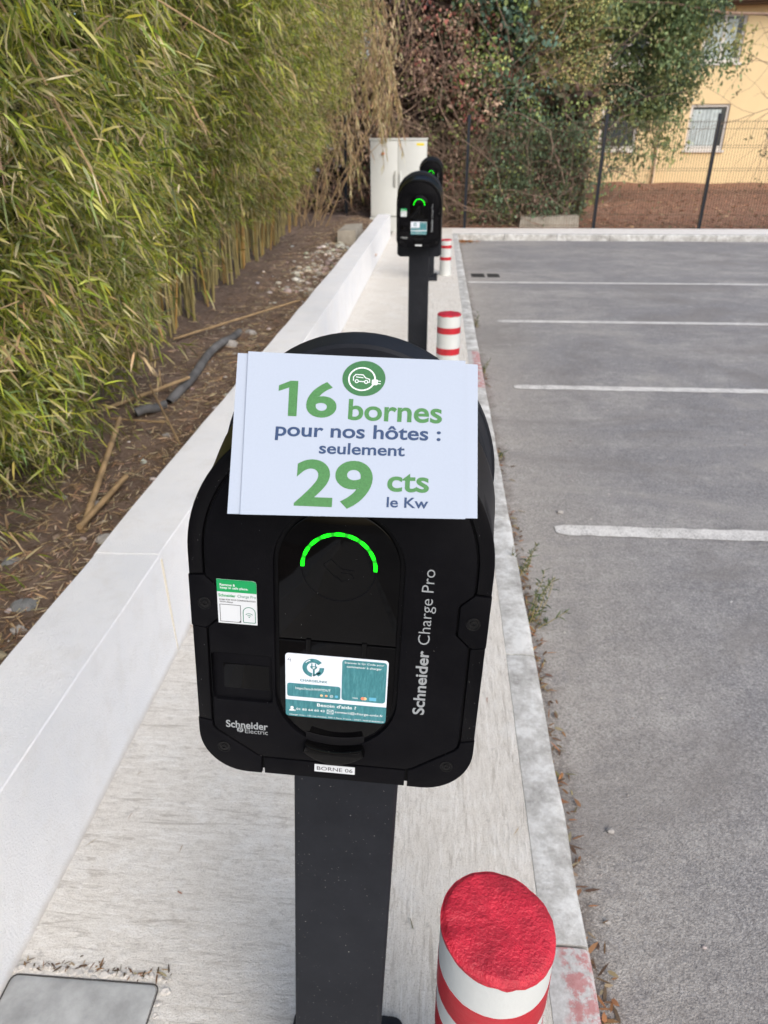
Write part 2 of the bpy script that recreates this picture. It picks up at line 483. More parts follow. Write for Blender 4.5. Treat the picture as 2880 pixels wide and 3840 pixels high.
# kerb stones, each its own piece
kerb = tag(empty('kerb', (0, 0, 0)), kind='structure')
def kerb_stone(y0, y1, mat, parent, jit=0.0):
    x0, x1 = KX - 0.102, KX
    nx, ny = 5, 14
    m = MB(); prof = []
    vs, fs = [], []
    for j in range(ny + 1):
        y = y0 + (y1 - y0) * j / ny
        e = 0.004 if j in (0, ny) else 0.0
        w = 0.0035 * mnoise.noise((y * 5, jit, 3.1))
        row = [(x0, y, -0.16), (x0, y, 0.001 - e), (x0 + 0.05, y, 0.003 - e + w), (x1 - 0.014 + w, y, 0.001 - e + w), (x1 - 0.004 + w, y, -0.004 - e), (x1 + w * 1.4, y, -0.016), (x1 + 0.006, y, -0.16)]
        vs += row
    k = 7
    for j in range(ny):
        for i in range(k - 1):
            fs.append((j * k + i, j * k + i + 1, (j + 1) * k + i + 1, (j + 1) * k + i))
    fs.append(tuple(range(k))); fs.append(tuple(ny * k + i for i in range(k - 1, -1, -1)))
    m.add(vs, fs)
    return m.build('kerb_stone', mat, parent, smooth=40)
yk = 0.952 - 6.06
i = 0
while yk < 14.4:
    L = 1.01 if yk > -1 else 1.01
    y1 = min(yk + L, 14.5)
    red = abs(yk - (0.952 - 1.01)) < 0.05 or abs(yk - (0.952 + 4 * 1.01)) < 0.05
    kerb_stone(yk + 0.004, y1 - 0.004, M['kerb_red'] if red else M['kerb'], kerb, i)
    yk += L; i += 1

# far kerb: white painted edge across the end of the car park
far = tag(empty('end_kerb', (0, 0, 0)), kind='structure')
m = MB(); m.box(KX - 0.103, 45, 14.64, 15.62, -0.3, -0.002); m.build('kerb_top', M['kerb_white'], far)
xk = KX - 0.10
while xk < 24:
    m = MB(); x1 = xk + 1.0
    vs = []
    for x in (xk + 0.004, x1 - 0.004):
        vs += [(x, 14.50, -0.2), (x, 14.505, -0.012), (x, 14.517, 0.002), (x, 14.64, 0.003), (x, 14.64, -0.2)]
    m.add(vs, [(0, 1, 6, 5), (1, 2, 7, 6), (2, 3, 8, 7), (3, 4, 9, 8), (0, 4, 3, 2, 1), (5, 6, 7, 8, 9)])
    m.build('kerb_stone', M['kerb'], far)
    xk = x1

# parking bay lines (paint sheets with ragged ends)
for y, x0 in ((3.070, 0.628), (5.353, 0.636), (7.625, 0.675), (9.95, 0.43)):
    n = 90; up, lo = [], []
    hw = 0.052
    for k in range(n + 1):
        x = x0 + (5.4 - x0) * (k / n) ** 1.0
        rag = 0.0035
        e = hw - (0.022 if k == 0 else 0.0)
        up.append((x, y + e + RNG.normal(0, rag), RZ + 0.004)); lo.append((x, y - e + RNG.normal(0, rag), RZ + 0.004))
    m = MB(); m.add(up + lo, [(k, n + 1 + k, n + 2 + k, k + 1) for k in range(n)])
    m.build('parking_line', M['road_paint'], road)

# soil of the planted strip, with bumps
def grid(name, x0, x1, y0, y1, nx, ny, fz, mat):
    xs = np.linspace(x0, x1, nx); ys = np.linspace(y0, y1, ny)
    X, Y = np.meshgrid(xs, ys)
    Z = np.array([[fz(x, y) for x in xs] for y in ys])
    v = np.stack([X, Y, Z], -1).reshape(-1, 3)
    a = (np.arange(ny - 1)[:, None] * nx + np.arange(nx - 1)[None, :]).ravel()
    q = np.stack([a, a + 1, a + nx + 1, a + nx], 1)
    me = np_mesh(name, v, quads=q, mats=mat)
    me.polygons.foreach_set('use_smooth', [True] * len(me.polygons))
    return tag(link(name, me), kind='structure')
def soil_z(x, y):
    d = max(0.0, -1.12 - x)
    b = 0.13 + 0.10 * min(d, 3) * 0.6
    w = min(1.0, d / 0.25)
    far = max(0.0, min(1.0, (y - 7.0) / 3.5)) * max(0, min(1, 1 - abs(d - 0.5) / 0.8)) * 0.10
    return b + far + w * (0.055 * mnoise.noise((x * 1.7, y * 1.7, 0)) + 0.035 * mnoise.noise((x * 5, y * 5, 4)) + 0.02 * mnoise.noise((x * 13, y * 13, 9)))
grid('planted_strip_soil', -8.5, -1.09, -4, 16.4, 110, 290, soil_z, M['soil'])
def bank_z(x, y):
    t = (y - 15.6) / 12.5
    return -0.005 + 0.27 * max(0, t) + min(1, t * 6) * (0.06 * mnoise.noise((x * 0.9, y * 0.9, 2)) + 0.03 * mnoise.noise((x * 3, y * 3, 5)))
grid('earth_bank', -14, 40, 15.6, 30, 150, 60, bank_z, M['red_earth'])

# ------------------------------------------------------------------ low rendered wall
def low_wall():
    root = tag(empty('low_wall', (WX - 0.118, 4, 0)), 'low white rendered wall running between pavement and bamboo', 'wall')
    def length(y0, y1, hz):
        xa, xb = WX - 0.235, WX
        ny = max(2, int((y1 - y0) / 0.12)); vs, fs = [], []
        for j in range(ny + 1):
            y = y0 + (y1 - y0) * j / ny - 4
            def w(k, s=0.004): return s * mnoise.noise((y * 2.1, k, 7.7)) + 0.0015 * mnoise.noise((y * 14, k, 1.3))
            row = [(xa + w(1), y, -0.2), (xa + w(2, .009), y, hz - 0.015), (xa + 0.012 + w(2, .009), y, hz - 0.002 + w(3)), (xa + 0.11, y, hz + w(4)), (xb - 0.003 + w(5, .003), y, hz + w(3, .002)), (xb + w(5, .003), y, hz - 0.003), (xb + w(6, .004), y, 0.2), (xb + w(7, .005) + 0.004, y, -0.1)]
            ox = WX - 0.118
            vs += [(p[0] - ox, p[1], p[2]) for p in row]
        k = 8
        for j in range(ny):
            for i in range(k - 1): fs.append((j * k + i, (j + 1) * k + i, (j + 1) * k + i + 1, j * k + i + 1))
        fs.append(tuple(range(k))); fs.append(tuple(ny * k + i for i in range(k)))
        mb = MB(); mb.add(vs, fs); return mb.build('wall_section', M['wall'], root, smooth=28)
    length(-6, 1.897, 0.402); length(1.899, 7.9, 0.406); length(7.902, 13.92, 0.407)
    mb = MB(); x = WX + 0.0045 - (WX - 0.118)
    mb.box(x - 0.006, x + 0.0003, 1.8965 - 4, 1.8995 - 4, 0.01, 0.385); mb.build('joint', M['joint'], root)
low_wall()

# ------------------------------------------------------------------ prisms with holes and rounded edges (charger plates)
ZR = 1.247
def LP(u, w, n): return (u, -n - 0.17, w + ZR)

def inset(loop, d):
    n = len(loop); out = []
    for i in range(n):
        p0, p1, p2 = Vector(loop[i - 1]), Vector(loop[i]), Vector(loop[(i + 1) % n])
        a = (p1 - p0); b = (p2 - p1)
        if a.length < 1e-9 or b.length < 1e-9: out.append(tuple(p1)); continue
        a.normalize(); b.normalize()
        na, nb = Vector((-a.y, a.x)), Vector((-b.y, b.x))
        s = (na + nb)
        k = max(0.35, 1 + na.dot(nb))
        out.append(tuple(p1 + s * (d / k)))
    return out

def area(l): return 0.5 * sum(l[i - 1][0] * l[i][1] - l[i][0] * l[i - 1][1] for i in range(len(l)))

def prism(mb, loops, n0, n1, bev=0.0, P=LP):
    """outer loop first, then holes; n0 back, n1 front; front edge rounded by bev"""
    fixed = []
    for k, l in enumerate(loops):
        a = area(l)
        if (k == 0 and a < 0) or (k > 0 and a > 0): l = l[::-1]
        fixed.append(l)
    steps = [(0, n0), (0, n1 - bev)] + ([(bev * 0.3, n1 - bev * 0.3), (bev, n1)] if bev else [])
    if not bev: steps = [(0, n0), (0, n1)]
    cap = []; base = len(mb.v); verts, faces = [], []
    for l in fixed:
        nn = len(l); off = len(verts)
        for d, nz in steps:
            q = inset(l, d) if d else l
            verts += [P(u, w, nz) for u, w in q]
        for s in range(len(steps) - 1):
            for i in range(nn):
                j = (i + 1) % nn
                faces.append((off + s * nn + i, off + s * nn + j, off + (s + 1) * nn + j, off + (s + 1) * nn + i))
        cap += [off + (len(steps) - 1) * nn + i for i in range(nn)]
    pl = []
    for l in fixed:
        q = inset(l, bev) if bev else l
        pl.append([Vector((p[0], p[1], 0)) for p in q])
    for t in tessellate_polygon(pl): faces.append(tuple(cap[i] for i in t))
    mb.add(verts, faces)

def arc(cx, cz, r, a0, a1, n):
    return [(cx + r * math.cos(math.radians(a0 + (a1 - a0) * i / n)), cz + r * math.sin(math.radians(a0 + (a1 - a0) * i / n))) for i in range(n + 1)]

def arch_loop(hw, c, bottom, rb, na=40, nb=8):
    return (arc(hw - rb, bottom + rb, rb, -90, 0, nb) + arc(0, c, hw, 0, 180, na) + arc(-hw + rb, bottom + rb, rb, 180, 270, nb))

def loft(mb, secs, P=LP, cap0=True, cap1=True):
    """secs: list of (loop, n)"""
    k = len(secs[0][0]); base = []
    verts, faces = [], []
    for l, nz in secs: verts += [P(u, w, nz) for u, w in l]
    for s in range(len(secs) - 1):
        for i in range(k):
            j = (i + 1) % k
            faces.append((s * k + i, s * k + j, (s + 1) * k + j, (s + 1) * k + i))
    if cap0: faces.append(tuple(range(k)))
    if cap1: faces.append(tuple((len(secs) - 1) * k + i for i in range(k))[::-1])
    mb.add(verts, faces)

def rrect(x0, x1, z0, z1, r, n=4):
    if r <= 0: return [(x0, z0), (x1, z0), (x1, z1), (x0, z1)]
    return (arc(x1 - r, z0 + r, r, -90, 0, n) + arc(x1 - r, z1 - r, r, 0, 90, n) + arc(x0 + r, z1 - r, r, 90, 180, n) + arc(x0 + r, z0 + r, r, 180, 270, n))

_tx = {}
def text_polys(body, off):
    """flat triangles of a line of text in the built-in font, scaled to a unit box"""
    key = (body, off)
    if key in _tx: return _tx[key]
    c = bpy.data.curves.new('t', 'FONT'); c.body = body; c.size = 1; c.offset = off; c.resolution_u = 8 if len(body) < 17 and off > 0.015 else 3; c.fill_mode = 'FRONT'
    o = bpy.data.objects.new('t', c); COL.objects.link(o)
    dg = bpy.context.evaluated_depsgraph_get(); dg.update()
    me = bpy.data.meshes.new_from_object(o.evaluated_get(dg))
    v = np.array([q.co[:2] for q in me.vertices]); f = [tuple(p.vertices) for p in me.polygons]
    bpy.data.objects.remove(o); bpy.data.curves.remove(c); bpy.data.meshes.remove(me)
    lo, hi = v.min(0), v.max(0)
    _tx[key] = ((v - lo) / (hi - lo), f)
    return _tx[key]

class Print:
    """flat print: polygons laid on a surface; P maps (u, w, height) to local space"""
    def __init__(s, P, d): s.P, s.d, s.mb = P, d, MB()
    def text(s, body, u0, u1, w0, w1, off=0.0, up=False, skew=0.0):
        v, f = text_polys(body, off)
        if up: pts = [(u1 - b * (u1 - u0), w0 + a * (w1 - w0)) for a, b in v]
        else: pts = [(u0 + a * (u1 - u0), w0 + b * (w1 - w0) + skew * a) for a, b in v]
        s.mb.add([s.P(u, w, s.d) for u, w in pts], f)
    def poly(s, loops):
        fx = []
        for k, l in enumerate(loops):
            if (area(l) < 0) == (k == 0): l = l[::-1]
            fx.append(l)
        flat = [p for l in fx for p in l]
        t = tessellate_polygon([[Vector((p[0], p[1], 0)) for p in l] for l in fx])
        s.mb.add([s.P(u, w, s.d) for u, w in flat], [tuple(q) for q in t])
    def rect(s, u0, u1, w0, w1, r=0): s.poly([rrect(u0, u1, w0, w1, r)])
    def disc(s, u, w, r, rw=None, n=28): s.poly([[(u + r * math.cos(2 * PI * k / n), w + (rw or r) * math.sin(2 * PI * k / n)) for k in range(n)]])
    def ring(s, u, w, r0, r1, a0=0, a1=360, n=48, k=1.0):
        A = [math.radians(a0 + (a1 - a0) * i / n) for i in range(n + 1)]
        vs = [s.P(u + r1 * math.cos(a), w + k * r1 * math.sin(a), s.d) for a in A] + [s.P(u + r0 * math.cos(a), w + k * r0 * math.sin(a), s.d) for a in A]
        s.mb.add(vs, [(i, i + 1, n + 2 + i, n + 1 + i) for i in range(n)])
    def stroke(s, pts, wd, closed=False):
        n = len(pts)
        for i in range(n if closed else n - 1):
            a, b = Vector(pts[i]), Vector(pts[(i + 1) % n]); d = b - a
            if d.length < 1e-9: continue
            d.normalize(); q = Vector((-d.y, d.x)) * wd / 2; e = d * wd * 0.45
            s.mb.add([s.P(*(a - e + q), s.d), s.P(*(a - e - q), s.d), s.P(*(b + e - q), s.d), s.P(*(b + e + q), s.d)], [(0, 1, 2, 3)])
    def build(s, name, mat, parent, stuff=True):
        me = bpy.data.meshes.new(name); me.from_pydata(s.mb.v, [], s.mb.f); me.materials.append(mat)
        o = link(name, me, parent)
        if stuff: o['kind'] = 'stuff'          # tiny print, far too small to pick apart letter by letter
        return o

# ------------------------------------------------------------------ charging station
FR_O = Vector((-0.08080823, 0.53266837, 1.25592667))
FU, FW, FN = Vector((0.99903263, -0.0093188, -0.04297643)), Vector((0.04364398, 0.09039908, 0.99494885)), Vector((-0.0053867, -0.99586202, 0.09071834))
def station():
    b0 = FR_O - FW * ZR - FN * 0.17
    mat = Matrix(((FU.x, -FN.x, FW.x, b0.x), (FU.y, -FN.y, FW.y, b0.y), (FU.z, -FN.z, FW.z, b0.z), (0, 0, 0, 1)))
    root = empty('charging_station', mat=mat)
    # pole and foot
    def sq(hx, y0, y1, z, r=0.007, n=4):
        return [(p[0], p[1], z) for p in rrect(-hx, hx, y0, y1, r, n)]
    a, b = sq(0.0665, -0.055, 0.05, -0.03), sq(0.0665, -0.055, 0.05, 1.30)
    k = len(a); mb = MB()
    mb.add(a + b, [(i, (i + 1) % k, k + (i + 1) % k, k + i) for i in range(k)] + [tuple(range(k)), tuple(range(k, 2 * k))])
    mb.build('pole', M['slate'], root, smooth=35)
    mb = MB(); secs = []
    for ins, z in ((0, -0.03), (0, 0.034), (0.002, 0.041), (0.010, 0.045)):
        secs.append([(p[0], p[1], z) for p in rrect(-0.112 + ins, 0.112 - ins, -0.15 + ins, 0.182 - ins, 0.022 - ins, 6)])
    k = len(secs[0]); fs = [tuple(range(k)), tuple(3 * k + i for i in range(k))]
    for s in range(3): fs += [(s * k + i, s * k + (i + 1) % k, (s + 1) * k + (i + 1) % k, (s + 1) * k + i) for i in range(k)]
    mb.add([p for s in secs for p in s], fs); bp = mb.build('base_plate', M['slate'], root, smooth=35)
    for sx in (-1, 1):
        for y in (-0.12, 0.145):
            mb = MB(); mb.lathe([(0.011, 0.044), (0.011, 0.052), (0.006, 0.054), (0.006, 0.061)], 6, (sx * 0.09, y, 0)); mb.build('bolt', M['screwm'], bp)
    # rear head behind the pole
    mb = MB()
    loft(mb, [(arch_loop(0.134, 0.045, -0.318, 0.02), -0.118), (arch_loop(0.1375, 0.045, -0.3215, 0.022), -0.1205), (arch_loop(0.1385, 0.045, -0.3225, 0.022), -0.124),
              (arch_loop(0.1445, 0.0425, -0.3235, 0.022), -0.152), (arch_loop(0.1455, 0.042, -0.324, 0.022), -0.1545), (arch_loop(0.146, 0.0415, -0.324, 0.022), -0.163), (arch_loop(0.142, 0.0415, -0.320, 0.022), -0.171)])
    rh = mb.build('rear_housing', M['slate'], root, smooth=32)
    for s in (-1, 1):                                        # end trims of the rear rim, a little proud
        lo = []
        for i in range(13):
            an = math.radians(-4 + 52 * i / 12); r = 0.1468
            lo.append((s * r * math.cos(an), 0.042 + r * math.sin(an)))
        hi = [(p[0] * 0.972, 0.042 + (p[1] - 0.042) * 0.972) for p in lo]
        mb = MB(); prism(mb, [lo + hi[::-1]], -0.1705, -0.150, 0.0008); mb.build('rim_trim', M['slate'], rh, smooth=32)
    # front housing, flaring backwards
    mb = MB()
    loft(mb, [(arch_loop(0.1385, 0.005, -0.2475, 0.0485), -0.0045), (arch_loop(0.1385, 0.005, -0.2475, 0.0485), -0.0050), (arch_loop(0.1402, 0.0055, -0.2492, 0.050), -0.0075),
              (arch_loop(0.1415, 0.0085, -0.250, 0.049), -0.035), (arch_loop(0.1435, 0.0135, -0.2505, 0.047), -0.066), (arch_loop(0.1455, 0.0185, -0.251, 0.045), -0.090), (arch_loop(0.146, 0.020, -0.251, 0.045), -0.098), (arch_loop(0.1435, 0.020, -0.2485, 0.043), -0.1035)])
    mb.build('front_housing', M['case_shine'], root, smooth=32)
    mb = MB(); prism(mb, [arch_loop(0.10, 0.02, -0.215, 0.03)], -0.121, -0.10); mb.build('mounting_block', M['black'], root)
    hw, nb, n1 = 0.141, -0.0052, 0.0
    # rim pieces
    inn = 0.1268
    up = arc(0, 0.005, hw, 0, 180, 44) + [(-hw, -0.0178), (-inn, -0.0165)] + arc(0, 0.005, inn, 180, 0, 40) + [(inn, -0.0165), (hw, -0.0178)]
    mb = MB(); prism(mb, [up], nb, n1, 0.0022); mb.build('upper_rim', M['case_shine'], root, smooth=32)
    for s in (-1, 1):
        def mk(name, loop, mat, bev=0.0014, nf=n1):
            mb = MB(); prism(mb, [[(s * u, w) for u, w in loop]], nb, nf, bev); return mb.build(name, mat, root, smooth=32)
        clip = [(0.1414, -0.0186), (0.1414, -0.0728), (0.1290, -0.0748), (0.1265, -0.0742), (0.1145, -0.0625), (0.1135, -0.0600), (0.1135, -0.0318), (0.1145, -0.0292), (0.1262, -0.0178)]
        c = mk('side_clip', clip, M['case'], 0.0012, 0.0006)
        screw = MB(); P = lambda u, w, n, s=s: LP(s * 0.1265 + u, -0.0470 + w, n)
        ringl = lambda r, n=24: [(r * math.cos(2 * PI * k / n), r * math.sin(2 * PI * k / n)) for k in range(n)]
        def screw_at(cu, cw, par):
            Q = lambda u, w, n: LP(cu + u, cw + w, n)
            q = MB(); prism(q, [ringl(0.0068), ringl(0.0056)], 0.0, 0.0013, 0.0005, Q); prism(q, [ringl(0.0056)], 0.0, 0.0007, 0, Q)
            prism(q, [ringl(0.0036, 18), ringl(0.0016, 6)], 0.0, 0.0016, 0.0006, Q); q.build('screw', M['screwm'], par, smooth=30)
        screw_at(s * 0.1270, -0.0475, c)
        mk('side_rail', [(0.141, -0.0738), (0.141, -0.1838), (inn + 0.0004, -0.1868), (inn, -0.0758)], M['case_shine'], 0.0018)
        cor = [(0.1414, -0.1846)] + arc(0.0914, -0.2004, 0.05, 0, -90, 12)[0:] + [(0.0768, -0.2504), (0.0766, -0.2284), (0.0805, -0.2276), (0.1225, -0.1985), (0.1262, -0.1935), (0.1268, -0.1878)]
        cc = mk('corner_cover', cor, M['case'], 0.0014, 0.0006)
        screw_at(s * 0.1156, -0.2186, cc)
    mb = MB(); prism(mb, [[(-0.0738, -0.2502), (0.0738, -0.2502), (0.0738, -0.2298), (-0.0738, -0.2298)]], nb, 0.0002, 0.0010); mb.build('bottom_strip', M['case'], root, smooth=32)
    # inner front panel with pill opening and the recessed screen bay
    g = 0.0016
    right = [(0.0725, -0.2278), (0.0795, -0.2260), (0.1212, -0.1970), (0.1244, -0.1928), (0.1250, -0.1870), (0.1250, -0.0765), (0.1240, -0.0735), (0.1124, -0.0620), (0.1117, -0.0600), (0.1117, -0.0318), (0.1124, -0.0297), (0.1244, -0.0182), (0.1250, -0.0165)]
    outer = right + arc(0, 0.005, 0.1250, 0, 180, 44) + [(-u, w) for u, w in right[::-1]]
    pill = arc(0, 0, 0.0607, 0, 180, 30) + arc(0, -0.1450, 0.0607, 180, 360, 30)
    bay = rrect(-0.1232, -0.0640, -0.1587, -0.1022, 0.004)
    mb = MB(); prism(mb, [outer, pill, bay], nb, 0.0004, 0.0011); mb.build('front_panel', M['case'], root, smooth=32)
    mb = MB(); prism(mb, [rrect(-0.1230, -0.0642, -0.1585, -0.1024, 0.004)], nb, -0.0026, 0.0003); mb.build('display_bay', M['case'], root, smooth=32)
    mb = MB(); prism(mb, [rrect(-0.1130, -0.0668, -0.1448, -0.1160, 0.001)], -0.0028, -0.0020, 0.0002); mb.build('display_screen', M['gloss'], root, smooth=32)
    # glossy touch panel and socket flap
    tp = arc(0, 0, 0.0567, 0, 180, 36) + [(-0.0567, -0.0804), (0.0567, -0.0804)]
    ringo = arc(0, 0, 0.0354, -8, 188, 60)
    mb = MB(); prism(mb, [tp], nb, -0.0010, 0.0012); touch = mb.build('touch_panel', M['gloss'], root, smooth=32)
    fl = arc(0, -0.1450, 0.0567, 180, 360, 36) + [(0.0567, -0.0822), (-0.0567, -0.0822)]
    mb = MB(); prism(mb, [fl], nb, -0.0010, 0.0012); flap = mb.build('socket_flap', M['gloss'], root, smooth=32)
    for u in (-0.0278, 0.0265):
        mb = MB(); prism(mb, [rrect(u - 0.0026, u + 0.0026, -0.0945, -0.0792, 0.0008)], -0.0012, 0.0003, 0.0006); mb.build('hinge', M['gloss'], flap, smooth=32)
    # flap handle: a curved scoop
    up_ = [(u, -0.1995 - 0.006 * (1 - (u / 0.029) ** 2)) for u in np.linspace(-0.029, 0.029, 17)]
    dn_ = [(u, -0.2090 - 0.0135 * (1 - (u / 0.0315) ** 2)) for u in np.linspace(0.0315, -0.0315, 19)]
    mb = MB(); prism(mb, [up_ + dn_], -0.0014, 0.0105, 0.0028); mb.build('flap_handle', M['gloss'], flap, smooth=40)
    lipu = [(u, -0.1905 - 0.0045 * (1 - (u / 0.030) ** 2)) for u in np.linspace(-0.030, 0.030, 17)]
    lipd = [(u, -0.1990 - 0.006 * (1 - (u / 0.030) ** 2)) for u in np.linspace(0.030, -0.030, 17)]
    mb = MB(); prism(mb, [lipu + lipd], -0.0014, -0.0004, 0.0003); mb.build('recess_shade_patch', M['black'], flap)  # thin black patch, the shade of a finger hollow put in as colour
    # LED arc and its unlit lower half
    def ringsec(r0, r1, a0, a1, n=72): return arc(0, 0, r1, a0, a1, n) + arc(0, 0, r0, a1, a0, n)
    mb = MB(); prism(mb, [ringsec(0.0320, 0.0353, -2.5, 181.5)], -0.0012, -0.0004, 0.0002); mb.build('led_ring', M['led'], touch)
    mb = MB(); prism(mb, [ringsec(0.0340, 0.0352, 186, 353)], -0.0012, -0.0007, 0.0001); mb.build('ring_groove', M['case'], touch)
    pr = Print(LP, -0.0008)
    pr.stroke([(-0.0135, 0.0035), (-0.0075, 0.0083), (0.0025, -0.0008), (0.0135, -0.002)], 0.0007)
    pr.stroke([(-0.0135, 0.0035), (-0.0138, 0.0015), (-0.0045, -0.0085), (-0.0015, -0.0095), (0.003, -0.014), (0.014, -0.0095), (0.012, -0.006), (0.002, -0.0045)], 0.0007)
    pr.build('card_symbol', M['case'], touch)
    # printed matter
    for nm, args, kw in (('maker_lettering', ('Schneider', 0.0767, 0.0886, -0.1560, -0.0810, 0.022), dict(up=True)), ('model_lettering', ('Charge Pro', 0.0769, 0.0915, -0.0742, 0.0062, -0.006), dict(up=True)),
                         ('maker_lettering', ('Schneider', -0.1125, -0.0690, -0.1930, -0.1838, 0.022), {}), ('maker_lettering', ('Electric', -0.0930, -0.0692, -0.1988, -0.1930, 0.0), {})):
        pr = Print(LP, 0.0006); pr.text(*args, **kw); pr.build(nm, M['grey_print'], root)
    pr = Print(LP, 0.0006); pr.ring(-0.0980, -0.1950, 0.0016, 0.0034, 20, 380, 24, 0.95); pr.stroke([(-0.1006, -0.1972), (-0.0985, -0.1972), (-0.0975, -0.1930), (-0.0955, -0.1930)], 0.0009)
    pr.build('maker_emblem', M['grey_print'], root)
    # name plate
    mb = MB(); prism(mb, [rrect(-0.0206, 0.0218, -0.2410, -0.2314, 0.0004)], 0.0002, 0.0006, 0.0001); npl = mb.build('number_plate', M['sticker_white'], root)
    pr = Print(LP, 0.0008); pr.text('BORNE 06', -0.0180, 0.0195, -0.2386, -0.2338, 0.0); bl = pr.build('plate_lettering', M['ink'], npl)
    # white and green sticker
    mb = MB(); prism(mb, [[(-0.1145, -0.0678), (-0.0767, -0.0678), (-0.0767, -0.0235), (-0.0775, -0.0212), (-0.0800, -0.0203), (-0.1145, -0.0203)]], 0.0002, 0.0006); stk = mb.build('setup_sticker', M['sticker_white'], root)
    pr = Print(LP, 0.0008); pr.poly([[(-0.1145, -0.0335), (-0.0767, -0.0335), (-0.0767, -0.0235), (-0.0775, -0.0212), (-0.0800, -0.0203), (-0.1145, -0.0203)]])
    pr.text('Schneider', -0.1132, -0.0968, -0.0389, -0.0357, 0.022)
    pr.build('green_print', M['sticker_green'], stk)
    pr = Print(LP, 0.0010); pr.text('Remove &', -0.1114, -0.0968, -0.0272, -0.0245, 0.012); pr.text('keep in safe place.', -0.1113, -0.0845, -0.0309, -0.0276, 0.012)
    pr.build('white_lettering', M['white_print'], stk)
    pr = Print(LP, 0.0008); pr.text('Charge Pro', -0.0950, -0.0773, -0.0396, -0.0357, 0.0)
    pr.ring(-0.0843, -0.0545, 0.0055, 0.0062, 0, 180, 20); pr.stroke([(-0.09015, -0.0545), (-0.09015, -0.0648), (-0.0895, -0.0655), (-0.0791, -0.0655), (-0.0785, -0.0648), (-0.0785, -0.0545)], 0.0007)
    pr.ring(-0.0844, -0.0596, 0.0020, 0.0026, 40, 140, 10); pr.ring(-0.0844, -0.0596, 0.0040, 0.0046, 40, 140, 12); pr.disc(-0.0844, -0.0592, 0.0007, n=10)
    pr.build('dark_green_print', M['dark_green'], stk)
    pr = Print(LP, 0.0008); pr.text('SCAN FOR WI-FI CONFIGURATION', -0.1126, -0.0780, -0.0427, -0.0410, 0.016); pr.text('WITH eSetup', -0.1125, -0.0997, -0.0455, -0.0435, 0.016)
    pr.stroke([(-0.1123, -0.0472), (-0.0926, -0.0472), (-0.0926, -0.0659), (-0.1123, -0.0659)], 0.0005, True)
    pr.poly([[(-0.0949, -0.0659), (-0.0926, -0.0659), (-0.0926, -0.0636)]])
    pr.build('black_lettering', M['ink'], stk)
    # teal and white customer label on the flap
    mb = MB(); prism(mb, [rrect(-0.0505, 0.0507, -0.1720, -0.0968, 0.0035)], -0.0012, -0.0004, 0.0001); lab = mb.build('payment_label', M['label_white'], flap)
    # (a sub-part may not have children: the prints of the label hang from the flap as well)
    pr = Print(LP, -0.0002)
    pr.poly([[(-0.0505, -0.1518)] + arc(-0.0470, -0.1685, 0.0035, 180, 270, 4) + arc(0.0472, -0.1685, 0.0035, 270, 360, 4) + [(0.0507, -0.1518)]])
    pr.rect(-0.0488, 0.0045, -0.1476, -0.1316, 0.0025); pr.rect(0.0056, 0.0492, -0.1472, -0.0990, 0.0032)
    pr.ring(-0.0228, -0.1118, 0.0062, 0.0107, 38, 262, 40); pr.ring(-0.0228, -0.1118, 0.0062, 0.0107, 296, 365, 14)
    pr.stroke([(-0.0222, -0.1130), (-0.0222, -0.1205), (-0.0165, -0.1172)], 0.0019)
    pr.poly([[(-0.0258, -0.1098), (-0.0188, -0.1098), (-0.0192, -0.1118), (-0.0206, -0.1132), (-0.0238, -0.1132), (-0.0254, -0.1118)]])
    pr.stroke([(-0.0242, -0.1070), (-0.0242, -0.1095)], 0.0011); pr.stroke([(-0.0206, -0.1070), (-0.0206, -0.1095)], 0.0011)
    pr.text('CHARGEUNIX', -0.0358, -0.0086, -0.1287, -0.1259, 0.018)
    pr.build('teal_print', M['teal'], flap)
    pr = Print(LP, 0.0000)
    pr.text('https://xcu.fr/HWYDUT', -0.0403, -0.0053, -0.1392, -0.1356, 0.006)
    pr.text('Scannez le Qr Code pour', 0.0079, 0.0465, -0.1037, -0.1010, 0.008); pr.text('commencer à charger', 0.0101, 0.0443, -0.1085, -0.1053, 0.008)
    pr.text("Besoin d'aide ?", -0.0186, 0.0207, -0.1575, -0.1535, 0.014)
    pr.text('01 83 64 60 43', -0.0396, -0.0110, -0.1640, -0.1613, 0.014); pr.text('contact@charge-unix.fr', -0.0006, 0.0480, -0.1646, -0.1608, 0.006)
    pr.text('Charge Unix - 122 rue Amelot, 75011 Paris, France - SIRET: 98503546800018', -0.0467, 0.0487, -0.1711, -0.1690, 0.006)
    pr.text('VISA', 0.0165, 0.0221, -0.1441, -0.1424, 0.014)
    pr.disc(-0.0440, -0.1613, 0.0017, n=14); pr.poly([arc(-0.0440, -0.1655, 0.0030, 0, 180, 10)]); pr.ring(-0.0412, -0.1646, 0.0006, 0.0011, n=12)
    pr.stroke([(-0.0084, -0.1606), (-0.0023, -0.1606), (-0.0023, -0.1653), (-0.0084, -0.1653)], 0.0005, True); pr.stroke([(-0.0082, -0.1608), (-0.0054, -0.1632), (-0.0025, -0.1608)], 0.0005); pr.stroke([(-0.0082, -0.1651), (-0.0062, -0.1630)], 0.0004); pr.stroke([(-0.0025, -0.1651), (-0.0045, -0.1630)], 0.0004)
    pr.ring(-0.0043, -0.1437, 0.0012, 0.0016, n=16); pr.stroke([(-0.0049, -0.1443), (-0.0037, -0.1431)], 0.0004)
    pr.poly([[(-0.0226, -0.1104), (-0.0206, -0.1104), (-0.0218, -0.1116), (-0.0208, -0.1116), (-0.0236, -0.1132), (-0.0228, -0.1118), (-0.0238, -0.1118)]])
    pr.stroke([(-0.0288, -0.1045), (-0.0262, -0.1030)], 0.0011); pr.disc(-0.0297, -0.1056, 0.0006, n=8)
